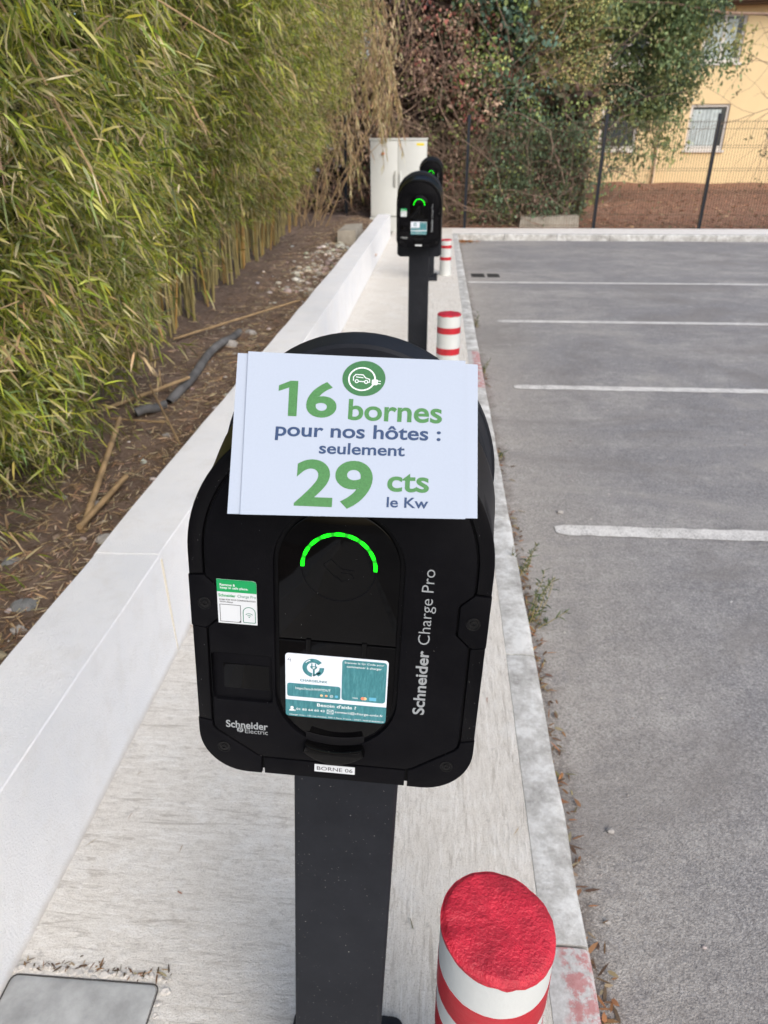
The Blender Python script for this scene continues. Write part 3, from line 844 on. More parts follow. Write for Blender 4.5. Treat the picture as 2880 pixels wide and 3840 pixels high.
    pr.build('white_lettering', M['white_print'], flap)
    pr = Print(LP, -0.0001); pr.stroke([(-0.0462, -0.1018), (-0.0480, -0.1044), (-0.0448, -0.1042)], 0.0003); pr.stroke([(-0.0449, -0.1028), (-0.0454, -0.1064)], 0.0003); ht = pr.build('handwritten_mark', M['ink'], flap)
    pr = Print(LP, 0.0000); pr.disc(-0.0143, -0.1437, 0.0014, n=16); pr.disc(-0.0142 + 0.0047, -0.1437, 0.0014, n=16); pr.disc(0.0290, -0.1431, 0.0019, n=16); pr.build('cream_icons', M['cream'], flap)
    pr = Print(LP, 0.0001); pr.disc(0.0268, -0.1431, 0.0019, n=16); pr.disc(-0.0095, -0.1440, 0.0009, n=12); pr.build('coral_icons', M['coral'], flap)
    pr = Print(LP, 0.0000); pr.disc(0.0007, -0.1436, 0.0016, n=16); pr.rect(0.0333, 0.0403, -0.1450, -0.1410); pr.build('blue_icons', M['skyblue'], flap)
    return root, (bl, ht)

st1, only_first = station()
GRP = 'charging stations along the pavement'
tag(st1, 'nearest black charging station, leaning slightly, with the paper sign on its head', 'charging station', GRP)
def copy_tree(o, parent=None, skip=()):
    c = o.copy(); COL.objects.link(c)
    if parent is not None: c.parent = parent
    for ch in list(o.children):
        if ch not in skip: copy_tree(ch, c, skip)
    return c
for (x, y, rz, lab) in ((-0.118, 4.90, -0.6, 'middle black charging station, upright, directly behind the nearest one'),
                        (-0.100, 9.52, -0.4, 'farthest black charging station, its head half hidden before the grey cabinet')):
    c = copy_tree(st1, None, only_first)
    c.matrix_world = Matrix.Translation((x, y, 0)) @ Matrix.Rotation(math.radians(rz), 4, 'Z')
    c['label'] = lab

# ------------------------------------------------------------------ paper sign on the nearest station
def paper_sign():
    c = Vector((0.0112, 0.1296, 0.0103)); ex = Vector((0.99936, 0.0357, 0.0)); ey = Vector((-0.0300, 0.8380, -0.5448)); ez = Vector((-0.0195, 0.5445, 0.8386))
    def to_world(v): return FU * v.x + FW * v.y + FN * v.z
    X, Y, Z = to_world(ex), to_world(ey), to_world(ez)
    o = FR_O + to_world(c) - Y * 0.068
    root = empty('paper_sign', mat=Matrix(((X.x, -Z.x, Y.x, o.x), (X.y, -Z.y, Y.y, o.y), (X.z, -Z.z, Y.z, o.z), (0, 0, 0, 1))))
    tag(root, 'white paper sign about charging prices taped across the nearest station', 'sign')
    P = lambda u, w, n: (u / 1000.0, -n / 1000.0, (w + 68.0) / 1000.0)
    def sheet(name, q, n0, curl, th=0.28):
        nx, ny = 20, 12; vs = []
        for s in (0, -th):
            for j in range(ny + 1):
                b = j / ny
                for i in range(nx + 1):
                    a = i / nx
                    u = (q[0][0] * (1 - a) + q[1][0] * a) * (1 - b) + (q[3][0] * (1 - a) + q[2][0] * a) * b
                    w = (q[0][1] * (1 - a) + q[1][1] * a) * (1 - b) + (q[3][1] * (1 - a) + q[2][1] * a) * b
                    vs.append(P(u, w, n0 + s + curl(a, b)))
        k = (nx + 1) * (ny + 1); r = nx + 1
        fs = []
        for j in range(ny):
            for i in range(nx):
                p = j * r + i
                fs += [(p, p + 1, p + r + 1, p + r), (k + p, k + p + r, k + p + r + 1, k + p + 1)]
        for i in range(nx): fs += [(i, k + i, k + i + 1, i + 1), (ny * r + i, ny * r + i + 1, k + ny * r + i + 1, k + ny * r + i)]
        for j in range(ny): fs += [(j * r, (j + 1) * r, k + (j + 1) * r, k + j * r), (j * r + nx, k + j * r + nx, k + (j + 1) * r + nx, (j + 1) * r + nx)]
        mb = MB(); mb.add(vs, fs); return mb.build(name, M['paper'], root, smooth=40)
    sheet('back_sheet', [(-99.8, -69.5), (103.2, -65.1), (100.1, 64.8), (-103.5, 69.8)], 0.0, lambda a, b: 1.2 * max(0, 0.25 - a) * (1 - b) * 2)
    fcurl = lambda a, b: 0.9 * (2 * a - 1) ** 2
    sheet('front_sheet', [(-88.7, -69.8), (93.6, -66.4), (89.6, 66.9), (-93.9, 70.6)], 1.3, fcurl)
    def PF(u, w, n):
        a = (u + 91) / 183.0
        return P(u, w, 1.3 + 0.9 * (2 * a - 1) ** 2 + n)
    pr = Print(PF, 0.18)
    pr.poly([[(-65.3, 36.2), (-65.3, 41.2), (-55.6, 45.6), (-49.2, 45.6), (-48.6, 14.7), (-55.9, 14.7), (-56.5, 39.6)][::-1]])
    pr.build('green_lettering', M['p_green'], root, False)
    for a in (('6', -41.2, -15.6, 14.2, 45.4, 0.026), ('bornes', -5.6, 72.0, 12.9, 31.2, 0.020), ('29', -45.4, 17.8, -61.8, -21.6, 0.026), ('cts', 29.8, 63.6, -46.3, -30.7, 0.020)):
        pr = Print(PF, 0.18); pr.text(*a, skew=-0.9 if a[0] == 'bornes' else 0); pr.build('green_lettering', M['p_green'], root)
    for a in (('pour nos hôtes :', -65.2, 71.5, -6.4, 9.2, 0.020), ('seulement', -27.8, 42.8, -16.6, -6.8, 0.020), ('le Kw', 30.1, 63.6, -59.2, -50.6, 0.018)):
        pr = Print(PF, 0.18); pr.text(*a); pr.build('navy_lettering', M['p_navy'], root)
    pr = Print(PF, 0.18); pr.disc(5.8, 49.4, 18.1, 15.5, 56); pr.build('logo_disc', M['p_green2'], root)
    pr = Print(PF, 0.34)
    pr.ring(4.2, 48.8, 10.3, 11.6, -12, 348, 60, 0.90)
    k = lambda x, y: (-3.2 + (x - 1128) * (14.2 / 247.0), 52.9 - (y - 258) * (8.1 / 142.0))
    pr.stroke([k(1135, 355), k(1132, 300), k(1165, 262), k(1270, 265), k(1310, 312), k(1368, 332), k(1372, 378), k(1350, 378)], 0.75); pr.stroke([k(1212, 366), k(1290, 370)], 0.75)
    pr.stroke([k(1175, 300), k(1270, 310)], 0.75)
    for cx, cy in ((1183, 365), (1320, 373)): pr.ring(*k(cx, cy), 0.95, 1.7, n=18)
    pr.rect(12.6, 17.6, 43.8, 48.6, 1.0); pr.stroke([(17.4, 47.4), (19.8, 47.2)], 0.7); pr.stroke([(17.4, 45.2), (19.8, 45.0)], 0.7)
    pr.build('logo_drawing', M['white_print'], root)
paper_sign()

# ------------------------------------------------------------------ bollards
def bollard(x, y, h, bands, label, slant=(0.0, 0.0), r=0.0775, seed=0):
    root = tag(empty('bollard', (x, y, 0)), label, 'bollard', 'red and white bollards along the kerb')
    n = 80
    def topz(a, rr): return h + slant[0] * rr * math.cos(a) + slant[1] * rr * math.sin(a) + 0.003 * (rr / r) ** 2 * mnoise.noise((math.cos(a) * 3 + seed, math.sin(a) * 3, 1.0))
    def rad(a, z): return r * (1 + 0.006 * mnoise.noise((math.cos(a) * 2, math.sin(a) * 2, z * 6 + seed)))
    mb = MB(); vs, fs = [], []
    lev = 16
    for j in range(lev + 1):
        for k in range(n):
            a = 2 * PI * k / n; tz = topz(a, r) - 0.012
            z = -0.03 + (tz + 0.03) * j / lev; q = rad(a, z)
            vs.append((q * math.cos(a), q * math.sin(a), z))
    for j in range(lev):
        for k in range(n): fs.append((j * n + k, j * n + (k + 1) % n, (j + 1) * n + (k + 1) % n, (j + 1) * n + k))
    fs.append(tuple(range(n))); mb.add(vs, fs); mb.build('body', M['bol_white'], root, smooth=50)
    for z0, z1 in bands:
        mb = MB(); vs, fs = [], []
        for k in range(n):
            a = 2 * PI * k / n
            e0 = 0.0016 * mnoise.noise((k * 0.7, seed, 2)); e1 = 0.0016 * mnoise.noise((k * 0.7, seed, 8))
            for z, dr in ((z0 + e0, 0.0), (z0 + e0, 0.0009), (z1 + e1, 0.0009), (z1 + e1, 0.0)):
                q = rad(a, z) + dr; vs.append((q * math.cos(a), q * math.sin(a), z))
        for k in range(n):
            k2 = (k + 1) % n
            for s in range(3): fs.append((k * 4 + s, k2 * 4 + s, k2 * 4 + s + 1, k * 4 + s + 1))
        mb.add(vs, fs); mb.build('band', M['bol_red'], root, smooth=50)
    mb = MB(); vs, fs = [], []
    rows = 26
    for i in range(rows + 1):
        for k in range(n):
            a = 2 * PI * k / n; f = i / rows
            rr = r * 1.004 * (f if f < 1 else 1.0) * (1 + 0.012 * mnoise.noise((math.cos(a) * 6, math.sin(a) * 6, seed + 3)) * (f > 0.9))
            z = topz(a, rr) + 0.0010 * mnoise.noise((rr * math.cos(a) * 45, rr * math.sin(a) * 45, seed)) + 0.0009 * mnoise.noise((rr * math.cos(a) * 130, rr * math.sin(a) * 130, seed)) - 0.0025 * max(0, 0.5 - f)  - (0.004 if f > 0.96 else 0) - 0.003 * f ** 6
            vs.append((rr * math.cos(a), rr * math.sin(a), z))
    for i in range(rows):
        for k in range(n): fs.append((i * n + k, i * n + (k + 1) % n, (i + 1) * n + (k + 1) % n, (i + 1) * n + k))
    b = len(vs)
    for k in range(n):
        a = 2 * PI * k / n; rr = r * 1.006; vs.append((rr * math.cos(a), rr * math.sin(a), topz(a, rr) - 0.013 + 0.004 * mnoise.noise((k * .45, seed, 5))))
    for k in range(n): fs.append((rows * n + k, rows * n + (k + 1) % n, b + (k + 1) % n, b + k))
    mb.add(vs, fs); mb.build('top_cap', M['bol_top'], root, smooth=60)
bollard(0.112, 0.591, 0.648, [(0.508, 0.566), (0.402, 0.457), (0.28, 0.335)], 'nearest red and white bollard, thick rough red top beside the leaning station', (-0.13, 0.02), 0.0795, 1)
bollard(0.093, 4.68, 0.600, [(0.475, 0.515), (0.335, 0.378), (0.17, 0.21)], 'middle red and white bollard beside the upright middle station', (0, 0), 0.0775, 5)
bollard(0.116, 9.84, 0.452, [(0.345, 0.383), (0.195, 0.236)], 'farthest red and white bollard near the end of the car park', (0, 0), 0.0775, 9)

# ------------------------------------------------------------------ manhole cover near the wall
mh = tag(empty('manhole_cover', (-0.715, 0.60, 0)), 'grey concrete chamber cover let into the pavement by the wall', 'manhole cover')
mb = MB(); P = lambda u, w, n: (u, w, n)
prism(mb, [rrect(-0.157, 0.165, -0.24, 0.205, 0.012)], -0.05, 0.004, 0.003, P); mb.build('lid', M['manhole'], mh, smooth=35)
mb = MB(); prism(mb, [rrect(-0.161, 0.169, -0.30, 0.209, 0.016), rrect(-0.1585, 0.1665, -0.2415, 0.2065, 0.0135)], -0.04, 0.0025, 0.001, P); mb.build('rim', M['grate'], mh, smooth=35)
mb = MB()
for k in range(46):
    s = k / 46.0
    if s < 0.72: px, py = -0.158 + 0.345 * s / 0.72, 0.221 + RNG.normal(0, 0.004)
    else: px, py = 0.183 + RNG.normal(0, 0.005), 0.215 - 0.30 * (s - 0.72) / 0.28
    rr = RNG.uniform(0.004, 0.013); n = 7
    lo = [(px + rr * RNG.uniform(.7, 1.2) * math.cos(2 * PI * i / n), py + rr * 0.75 * RNG.uniform(.7, 1.2) * math.sin(2 * PI * i / n), 0.0005) for i in range(n)]
    hz = RNG.uniform(0.002, 0.006)
    hi = [(px + (p[0] - px) * 0.72, py + (p[1] - py) * 0.72, hz + RNG.normal(0, 0.001)) for p in lo]
    mb.add(lo + hi, [(i, (i + 1) % n, n + (i + 1) % n, n + i) for i in range(n)] + [tuple(n + i for i in range(n))])
o = mb.build('broken_mortar', M['mortar'], mh); o['kind'] = 'stuff'

# ------------------------------------------------------------------ electrical cabinet
cb = tag(empty('electrical_cabinet', (-0.790, 14.9, 0)), 'light grey two door electrical cabinet at the end of the white wall', 'cabinet')
mb = MB(); mb.box(-0.54, 0.54, 0.012, 0.42, 0.275, 1.615); mb.build('body', M['cabinet'], cb)
mb = MB(); mb.box(-0.553, 0.553, -0.012, 0.435, 1.6155, 1.648); mb.build('roof', M['cabinet'], cb)
mb = MB(); mb.box(-0.56, 0.56, 0.0, 0.425, -0.02, 0.262); mb.build('plinth', M['cabinet'], cb)
mb = MB(); mb.box(-0.53, 0.53, 0.02, 0.41, 0.262, 0.2748); mb.build('plinth_gap', M['cabinet_dark'], cb)
for x0, x1, hs in ((-0.535, -0.018, -1), (-0.004, 0.535, 1)):
    mb = MB(); prism(mb, [rrect(x0, x1, 0.292, 1.600, 0.008)], -0.011, 0.004, 0.003, lambda u, w, n: (u, -n, w)); dr = mb.build('door', M['cabinet'], cb, smooth=35)
    hx = x1 - 0.045 if hs < 0 else x0 + 0.045
    mb = MB(); prism(mb, [rrect(hx - 0.022, hx + 0.022, 0.79, 1.09, 0.006)], 0.004, 0.009, 0.002, lambda u, w, n: (u, -n, w)); mb.box(hx - 0.010, hx + 0.010, -0.042, -0.009, 0.83, 1.05); mb.build('handle', M['cabinet_dark'] if hs < 0 else M['cabinet'], dr)
    if hs < 0:
        mb = MB(); mb.tube([(-0.295, -0.004, 1.385), (-0.295, -0.016, 1.385), (-0.295, -0.040, 1.385)], [0.032, 0.030, 0.022], 14); mb.build('warning_knob', M['orange'], dr, smooth=40)
    else:
        mb = MB(); mb.box(0.345, 0.485, -0.0052, -0.004, 1.520, 1.562); mb.build('warning_label', M['yellow'], dr)
mb = MB(); mb.box(-0.018, -0.004, -0.0005, 0.0125, 0.292, 1.60); mb.build('door_gap', M['cabinet_dark'], cb)

# ------------------------------------------------------------------ gullies and small ironwork
def gully(x0, x1, y0, y1, label, pieces):
    g = tag(empty('drain_grate', ((x0 + x1) / 2, (y0 + y1) / 2, RZ)), label, 'drain grate')
    cx, cy = (x0 + x1) / 2, (y0 + y1) / 2
    for p in range(pieces):
        a = x0 + (x1 - x0) * p / pieces + (0.02 if p else 0); b = x0 + (x1 - x0) * (p + 1) / pieces - 0.02
        mb = MB(); prism(mb, [rrect(a - cx, b - cx, y0 - cy, y1 - cy, 0.004), rrect(a - cx + 0.02, b - cx - 0.02, y0 - cy + 0.02, y1 - cy - 0.02, 0.003)], -0.03, 0.003, 0, lambda u, w, n: (u, w, n)); fr = mb.build('grate_frame', M['grate'], g)
        mb = MB(); mb.box(a - cx + 0.02, b - cx - 0.02, y0 - cy + 0.02, y1 - cy - 0.02, -0.03, 0.0008); mb.build('sump_shade_fill', M['black'], fr)  # solid black fill; the shade under the bars is its colour
        n = 7
        bar = None
        for k in range(n):
            xx = a - cx + 0.02 + (b - a - 0.04) * (k + 0.5) / n
            if bar is None:
                mb = MB(); mb.box(-0.008, 0.008, y0 - cy + 0.02, y1 - cy - 0.02, 0.001, 0.0045); bar = mb.build('bar', M['grate'], fr, loc=(xx, 0, 0))
            else:
                q = bar.copy(); COL.objects.link(q); q.location = (xx, 0, 0)
gully(0.50, 0.92, 10.36, 10.66, 'dark double drain grate in the asphalt by the far bay line', 2)

# ------------------------------------------------------------------ fence at the end of the car park
fence = tag(empty('wire_fence', (3.2, 15.64, 0)), 'dark wire mesh fence on slim posts before the yellow house', 'fence')
fx = [-1.9, 0.55, 3.18, 5.29, 7.40, 9.51, 11.62]
for x in fx:
    mb = MB(); prism(mb, [rrect(-0.034, 0.034, -0.02, 0.02, 0.004)], -0.1, 2.04, 0.003, lambda u, w, n: (u, w, n)); mb.build('post', M['fence'], fence, smooth=35, loc=(x - 3.2, 0, 0))
panels = {}
for a, b in zip(fx[:-1], fx[1:]):
    L = round(b - a, 2)
    if L not in panels:
        mb = MB(); nx = int((L - 0.06) / 0.052)
        for k in range(nx + 1):
            x = 0.03 + (L - 0.06) * k / nx; mb.box(x - 0.0028, x + 0.0028, -0.0025, 0.0025, 0.02, 1.93)
        for z in (0.06, 0.26, 0.66, 0.70, 1.06, 1.10, 1.46, 1.50, 1.78, 1.90):
            mb.box(0.03, L - 0.03, 0.0025, 0.0065, z - 0.0035, z + 0.0035)
        o = mb.build('wire_panel', M['wire'], fence); o['kind'] = 'stuff'; panels[L] = o
    else:
        o = panels[L].copy(); COL.objects.link(o)
    o.location = (a - 3.2, -0.03, 0)
mb = MB(); vs = []
mb.add([(-0.6, -.15, 0), (0.62, -.15, 0), (0.62, .15, 0), (-0.6, .15, 0), (-0.57, -.14, .20), (0.60, -.13, .225), (0.59, .13, .225), (-0.57, .14, .21)], [(0, 3, 2, 1), (4, 5, 6, 7), (0, 1, 5, 4), (1, 2, 6, 5), (2, 3, 7, 6), (3, 0, 4, 7)])
tag(mb.build('concrete_block', M['concrete'], loc=(2.28, 15.86, 0)), 'long low concrete block under the dark ivy at the fence', 'block')
mb = MB(); mb.add([(-0.16, -.5, 0), (0.13, -.5, 0), (0.13, .55, 0), (-0.16, .55, 0), (-0.15, -.48, .30), (0.12, -.48, .31), (0.12, .53, .31), (-0.15, .53, .29)], [(0, 3, 2, 1), (4, 5, 6, 7), (0, 1, 5, 4), (1, 2, 6, 5), (2, 3, 7, 6), (3, 0, 4, 7)])
tag(mb.build('concrete_block', M['concrete'], loc=(-1.34, 11.55, 0.12)), 'short concrete stub behind the far end of the white wall', 'block')

# ------------------------------------------------------------------ yellow house
def house():
    root = empty('yellow_house', (6.5, 28.0, 0.15), math.radians(-7))
    tag(root, 'yellow rendered house with white windows behind the wire fence', 'house')
    X0, X1, H = -9.0, 16.0, 5.28
    wins = []
    for c in (-4.6, -0.36, 2.52, 5.4, 8.4):
        for z0, z1 in ((1.13, 2.50), (3.66, 5.00)): wins.append((c - 0.62, c + 0.62, z0, z1))
    xs = sorted({X0, X1} | {w[0] for w in wins} | {w[1] for w in wins}); zs = sorted({-0.5, H} | {w[2] for w in wins} | {w[3] for w in wins})
    mb = MB()
    for i in range(len(xs) - 1):
        for j in range(len(zs) - 1):
            cx, cz = (xs[i] + xs[i + 1]) / 2, (zs[j] + zs[j + 1]) / 2
            if any(w[0] < cx < w[1] and w[2] < cz < w[3] for w in wins): continue
            mb.add([(xs[i], 0, zs[j]), (xs[i + 1], 0, zs[j]), (xs[i + 1], 0, zs[j + 1]), (xs[i], 0, zs[j + 1])], [(0, 1, 2, 3)])
    mb.box(X0, X1, 0.20, 9.0, -0.5, H - 0.001); mb.build('wall', M['facade'], root)
    for w in wins:
        mb = MB(); d = 0.11
        mb.add([(w[0], 0, w[2]), (w[1], 0, w[2]), (w[1], 0, w[3]), (w[0], 0, w[3]), (w[0], d, w[2]), (w[1], d, w[2]), (w[1], d, w[3]), (w[0], d, w[3])], [(0, 1, 5, 4), (1, 2, 6, 5), (2, 3, 7, 6), (3, 0, 4, 7)])
        win = mb.build('window', M['reveal'], root)
        mb = MB(); t = 0.085
        mb.box(w[0], w[1], 0.05, 0.10, w[2], w[2] + t + 0.04); mb.box(w[0], w[1], 0.05, 0.10, w[3] - t, w[3]); mb.box(w[0], w[0] + t, 0.051, 0.099, w[2] + t, w[3] - t); mb.box(w[1] - t, w[1], 0.051, 0.099, w[2] + t, w[3] - t)
        if w[2] > 3: mb.box((w[0] + w[1]) / 2 - 0.05, (w[0] + w[1]) / 2 + 0.05, 0.049, 0.097, w[2] + t, w[3] - t)
        mb.build('frame', M['frame_white'], win)
        mb = MB(); mb.box(w[0] + t, w[1] - t, 0.085, 0.092, w[2] + t, w[3] - t); mb.build('pane', M['pane'], win)
        if not (w[0] < -0.5):
            mb = MB(); n = 26; vs = []
            for k in range(n + 1):
                x = w[0] + 0.1 + (w[1] - w[0] - 0.35) * k / n; y = 0.070 + 0.006 * math.sin(k * 1.7)
                vs += [(x, y, w[2] + 0.12), (x, y, w[3] - 0.16)]
            mb.add(vs, [(2 * k, 2 * k + 2, 2 * k + 3, 2 * k + 1) for k in range(n)]); mb.build('curtain', M['curtain'], win)
        mb = MB(); mb.box(w[0] - 0.05, w[1] + 0.05, -0.06, 0.05, w[2] - 0.07, w[2] - 0.001); mb.build('sill', M['frame_white'], win)
    mb = MB(); mb.add([(X0 - .4, -0.55, H - 0.10), (X1 + .4, -0.55, H - 0.10), (X1 + .4, -0.55, H + 0.06), (X0 - .4, -0.55, H + 0.06), (X0 - .4, 9.2, H - 0.10), (X1 + .4, 9.2, H - 0.10), (X1 + .4, 4.5, H + 2.0), (X0 - .4, 4.5, H + 2.0), (X1 + .4, 9.2, H + 0.06), (X0 - .4, 9.2, H + 0.06)],
           [(0, 1, 2, 3), (3, 2, 6, 7), (7, 6, 8, 9), (0, 4, 5, 1), (4, 9, 8, 5), (0, 3, 7, 9, 4), (1, 5, 8, 6, 2)]); mb.build('roof', M['roof'], root)
    mb = MB(); mb.tube([(X0 - .4, -0.60, H - 0.02), (X1 + .4, -0.60, H - 0.02)], 0.06, 10); mb.build('gutter', M['roof'], root)
    mb = MB(); mb.tube([(1.02, -0.07, -0.3), (1.02, -0.07, H - 0.1)], 0.05, 10); mb.build('downpipe', M['pipe_beige'], root)
house()

# ------------------------------------------------------------------ leaves
def leaf_arrays(pos, dirs, length, width, droop, rng, tip=None, col=None, lance=True, flat=False):
    """blades: base, two pairs of shoulder points, tip (6 points, 1 quad and 2 triangles each)"""
    n = len(pos)
    dirs = dirs / np.linalg.norm(dirs, axis=1, keepdims=True)
    rv = rng.normal(size=(n, 3)) * (0.3 if flat else 1.0) + (np.array([0, 0, 1.0]) if flat else 0.0); side = np.cross(dirs, rv); side /= np.linalg.norm(side, axis=1, keepdims=True) + 1e-9
    L = length[:, None]; Wd = width[:, None]
    g = np.array([0, 0, -1.0])
    def at(t): return pos + dirs * L * t + g * (droop[:, None] * L * t * t)
    if lance: t1, t2, w1, w2 = 0.22, 0.6, 0.85, 0.8
    else: t1, t2, w1, w2 = 0.28, 0.66, 0.95, 0.85
    nrm = np.cross(side, dirs)
    p = [pos, at(t1) + side * Wd * w1 / 2, at(t1) - side * Wd * w1 / 2, at(t2) + side * Wd * w2 / 2 + nrm * Wd * 0.12, at(t2) - side * Wd * w2 / 2 + nrm * Wd * 0.12, at(1.0)]
    V = np.stack(p, 1).reshape(-1, 3)
    b = np.arange(n)[:, None] * 6
    Q = b + np.array([[2, 1, 3, 4]]); T = np.concatenate([b + np.array([[0, 1, 2]]), b + np.array([[4, 3, 5]])])
    C = np.repeat(col[:, None, :], 6, 1)
    if tip is not None:
        has, tc = tip
        C[:, 5, :] = np.where(has[:, None], tc, C[:, 5, :])
        C[:, 3:5, :] = np.where(has[:, None, None], C[:, 3:5, :] * 0.6 + tc[:, None, :] * 0.4, C[:, 3:5, :])
    return V, Q, T, C.reshape(-1, 3)

def pick(rng, pal, wts, n, jit=0.18):
    k = rng.choice(len(pal), n, p=np.array(wts) / sum(wts))
    c = np.array(pal)[k]
    return np.clip(c * (1 + rng.normal(0, jit, (n, 1))) * (1 + rng.normal(0, 0.06, (n, 3))), 0.003, 0.9)

def lump(x, y, z):
    return (np.sin(1.9 * y + 1.3 * z) * 0.5 + np.sin(3.7 * y - 2.3 * z + 1.0) * 0.3 + np.sin(0.8 * y + 3.1 * z + 2.0) * 0.35 + np.sin(6.1 * y + 4.4 * z) * 0.2)

# ------------------------------------------------------------------ bamboo along the wall
BAM = [(0.245, 0.295, 0.036), (0.375, 0.40, 0.055), (0.135, 0.185, 0.028), (0.50, 0.48, 0.13), (0.64, 0.52, 0.32), (0.24, 0.31, 0.12)]
culm_meshes = []
def culm_mesh(v):
    rng = np.random.default_rng(50 + v); mb = MB()
    H = rng.uniform(3.0, 4.2); lean = rng.normal(0, 0.12, 2); pts, rad = [], []
    r0 = rng.uniform(0.009, 0.014); n = 12
    for k in range(n + 1):
        t = k / n
        x, y, z = lean[0] * H * t * t + 0.10 * t * t * H, lean[1] * H * t * t, H * t
        pts += [(x, y, z)]; rad += [r0 * (1 - 0.75 * t) * (1.12 if k % 2 else 1.0)]
    mb.tube(pts, rad, 6); me_o = mb.build('culm', M['culm_orange'] if v == 2 else M['culm'], smooth=60)
    me = me_o.data; bpy.data.objects.remove(me_o); return me
culm_meshes = [culm_mesh(v) for v in range(6)]

def bamboo_clump(y0, y1, label, n_twig, n_inner, n_culm, seed, dry=0.0):
    rng = np.random.default_rng(seed)
    yc = (y0 + y1) / 2; xb = -1.90 - 0.035 * (yc - 3)
    root = tag(empty('bamboo_clump', (xb, yc, 0.2)), label, 'bamboo', 'bamboo clumps behind the wall')
    o0 = np.array([xb, yc, 0.2])
    # leafy sprays over the outer skin of the clump, each a bunch of twigs with its own lean
    nc = n_twig // 24
    cy = rng.uniform(y0 - 0.2, y1 + 0.2, nc)
    zb = np.interp(cy, [1.5, 3.5, 4.6, 6.5, 9, 13, 15], [0.20, 0.30, 0.86, 0.92, 0.92, 1.1, 1.05]) + 0.12 * np.sin(cy * 5.1) * (cy > 3.6)
    cz = zb + (4.9 - zb) * rng.beta(1.0, 1.25, nc)
    surf = -1.68 - 0.20 * np.clip((cy - 2.6) / 1.6, 0, 1) - 0.048 * np.clip(cy - 3, 0, 20) + 0.40 * np.clip(cz - 0.7, 0, 2.4) + 0.20 * lump(0, cy, cz)
    surf = np.where(cy < 4, np.minimum(surf, -1.25), surf) - 0.16 * np.clip((cy - 3.4) / 0.8, 0, 1) * np.exp(-((cz - zb) / 0.5) ** 2)
    cx = surf - rng.exponential(0.30, nc)
    cd = np.stack([0.60 + rng.normal(0, 0.45, nc), -0.15 + rng.normal(0, 0.75, nc), -0.15 + rng.normal(0, 0.50, nc)], 1)
    dead = rng.random(nc) < 0.08 + 0.025 * np.clip(cy - 4, 0, 10) + dry
    ctone = np.clip(rng.normal(1, 0.24, nc), 0.5, 1.7)
    rep = rng.integers(0, nc, n_twig)
    tw = np.stack([cx[rep], cy[rep], cz[rep]], 1) + rng.normal(0, 1, (n_twig, 3)) * np.array([0.11, 0.16, 0.125])
    per = 8
    td = cd[rep] + rng.normal(0, 0.42, (n_twig, 3)); td /= np.linalg.norm(td, axis=1, keepdims=True)
    tl = rng.uniform(0.10, 0.28, n_twig)
    s = np.tile(np.linspace(0.1, 1.0, per), n_twig)
    P = np.repeat(tw, per, 0) + np.repeat(td * tl[:, None], per, 0) * s[:, None] + rng.normal(0, 0.012, (n_twig * per, 3))
    D = np.repeat(td, per, 0) + rng.normal(0, 0.55, (n_twig * per, 3)) + np.array([0.05, 0.0, -0.22])
    n = n_twig * per
    col = pick(rng, BAM, [30, 22, 20, 10, 4.5, 9], n)
    dl = np.repeat(dead[rep] & (rng.random(n_twig) < 0.7), per)
    col[dl] = pick(rng, [(0.50, 0.38, 0.20), (0.36, 0.25, 0.13), (0.26, 0.17, 0.10), (0.30, 0.30, 0.09)], [3, 3, 2, 2], int(dl.sum()))
    tone = np.repeat(ctone[rep] * np.clip(rng.normal(1, 0.2, n_twig), 0.55, 1.6), per)
    col = np.clip(col * tone[:, None], 0.003, 0.8)
    tips = (rng.random(n) < 0.42, np.array([0.66, 0.54, 0.36]) * np.ones((n, 3)))
    A = leaf_arrays(P - o0, D, rng.uniform(0.045, 0.115, n) * (1.0 if yc < 4.2 else 0.9), rng.uniform(0.0055, 0.0115, n), rng.uniform(0.05, 0.45, n), rng, tips, col)
    # shaded inside of the clump: big leaves with that shade put into their colour
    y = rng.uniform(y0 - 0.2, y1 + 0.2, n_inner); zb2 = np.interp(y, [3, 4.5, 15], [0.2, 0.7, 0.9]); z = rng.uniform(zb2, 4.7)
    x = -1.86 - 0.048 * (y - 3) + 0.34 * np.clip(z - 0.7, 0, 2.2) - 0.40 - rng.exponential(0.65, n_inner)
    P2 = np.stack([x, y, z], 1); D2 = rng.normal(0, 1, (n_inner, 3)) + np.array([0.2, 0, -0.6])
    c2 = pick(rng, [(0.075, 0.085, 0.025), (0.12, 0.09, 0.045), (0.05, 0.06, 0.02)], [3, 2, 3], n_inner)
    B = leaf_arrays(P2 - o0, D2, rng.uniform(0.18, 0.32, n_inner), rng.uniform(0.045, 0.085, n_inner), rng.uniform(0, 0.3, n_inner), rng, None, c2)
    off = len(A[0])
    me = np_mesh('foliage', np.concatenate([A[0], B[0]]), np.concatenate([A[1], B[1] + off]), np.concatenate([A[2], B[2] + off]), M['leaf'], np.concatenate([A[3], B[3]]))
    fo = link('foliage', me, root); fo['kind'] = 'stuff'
    # culms
    for k in range(n_culm):
        yy = rng.uniform(y0, y1); xx = -1.98 - 0.055 * (yy - 3) - abs(rng.normal(0, 0.22))
        c = link('culm', culm_meshes[rng.choice(6, p=[.2, .2, .24, .16, .12, .08])], root)
        c.location = (xx - xb, yy - yc, soil_z(xx, yy) - 0.2 - 0.02); c.rotation_euler = (rng.normal(0, 0.05), rng.normal(0.03, 0.05), rng.uniform(-0.6, 0.6))
    # bare side branches
    mb = MB()
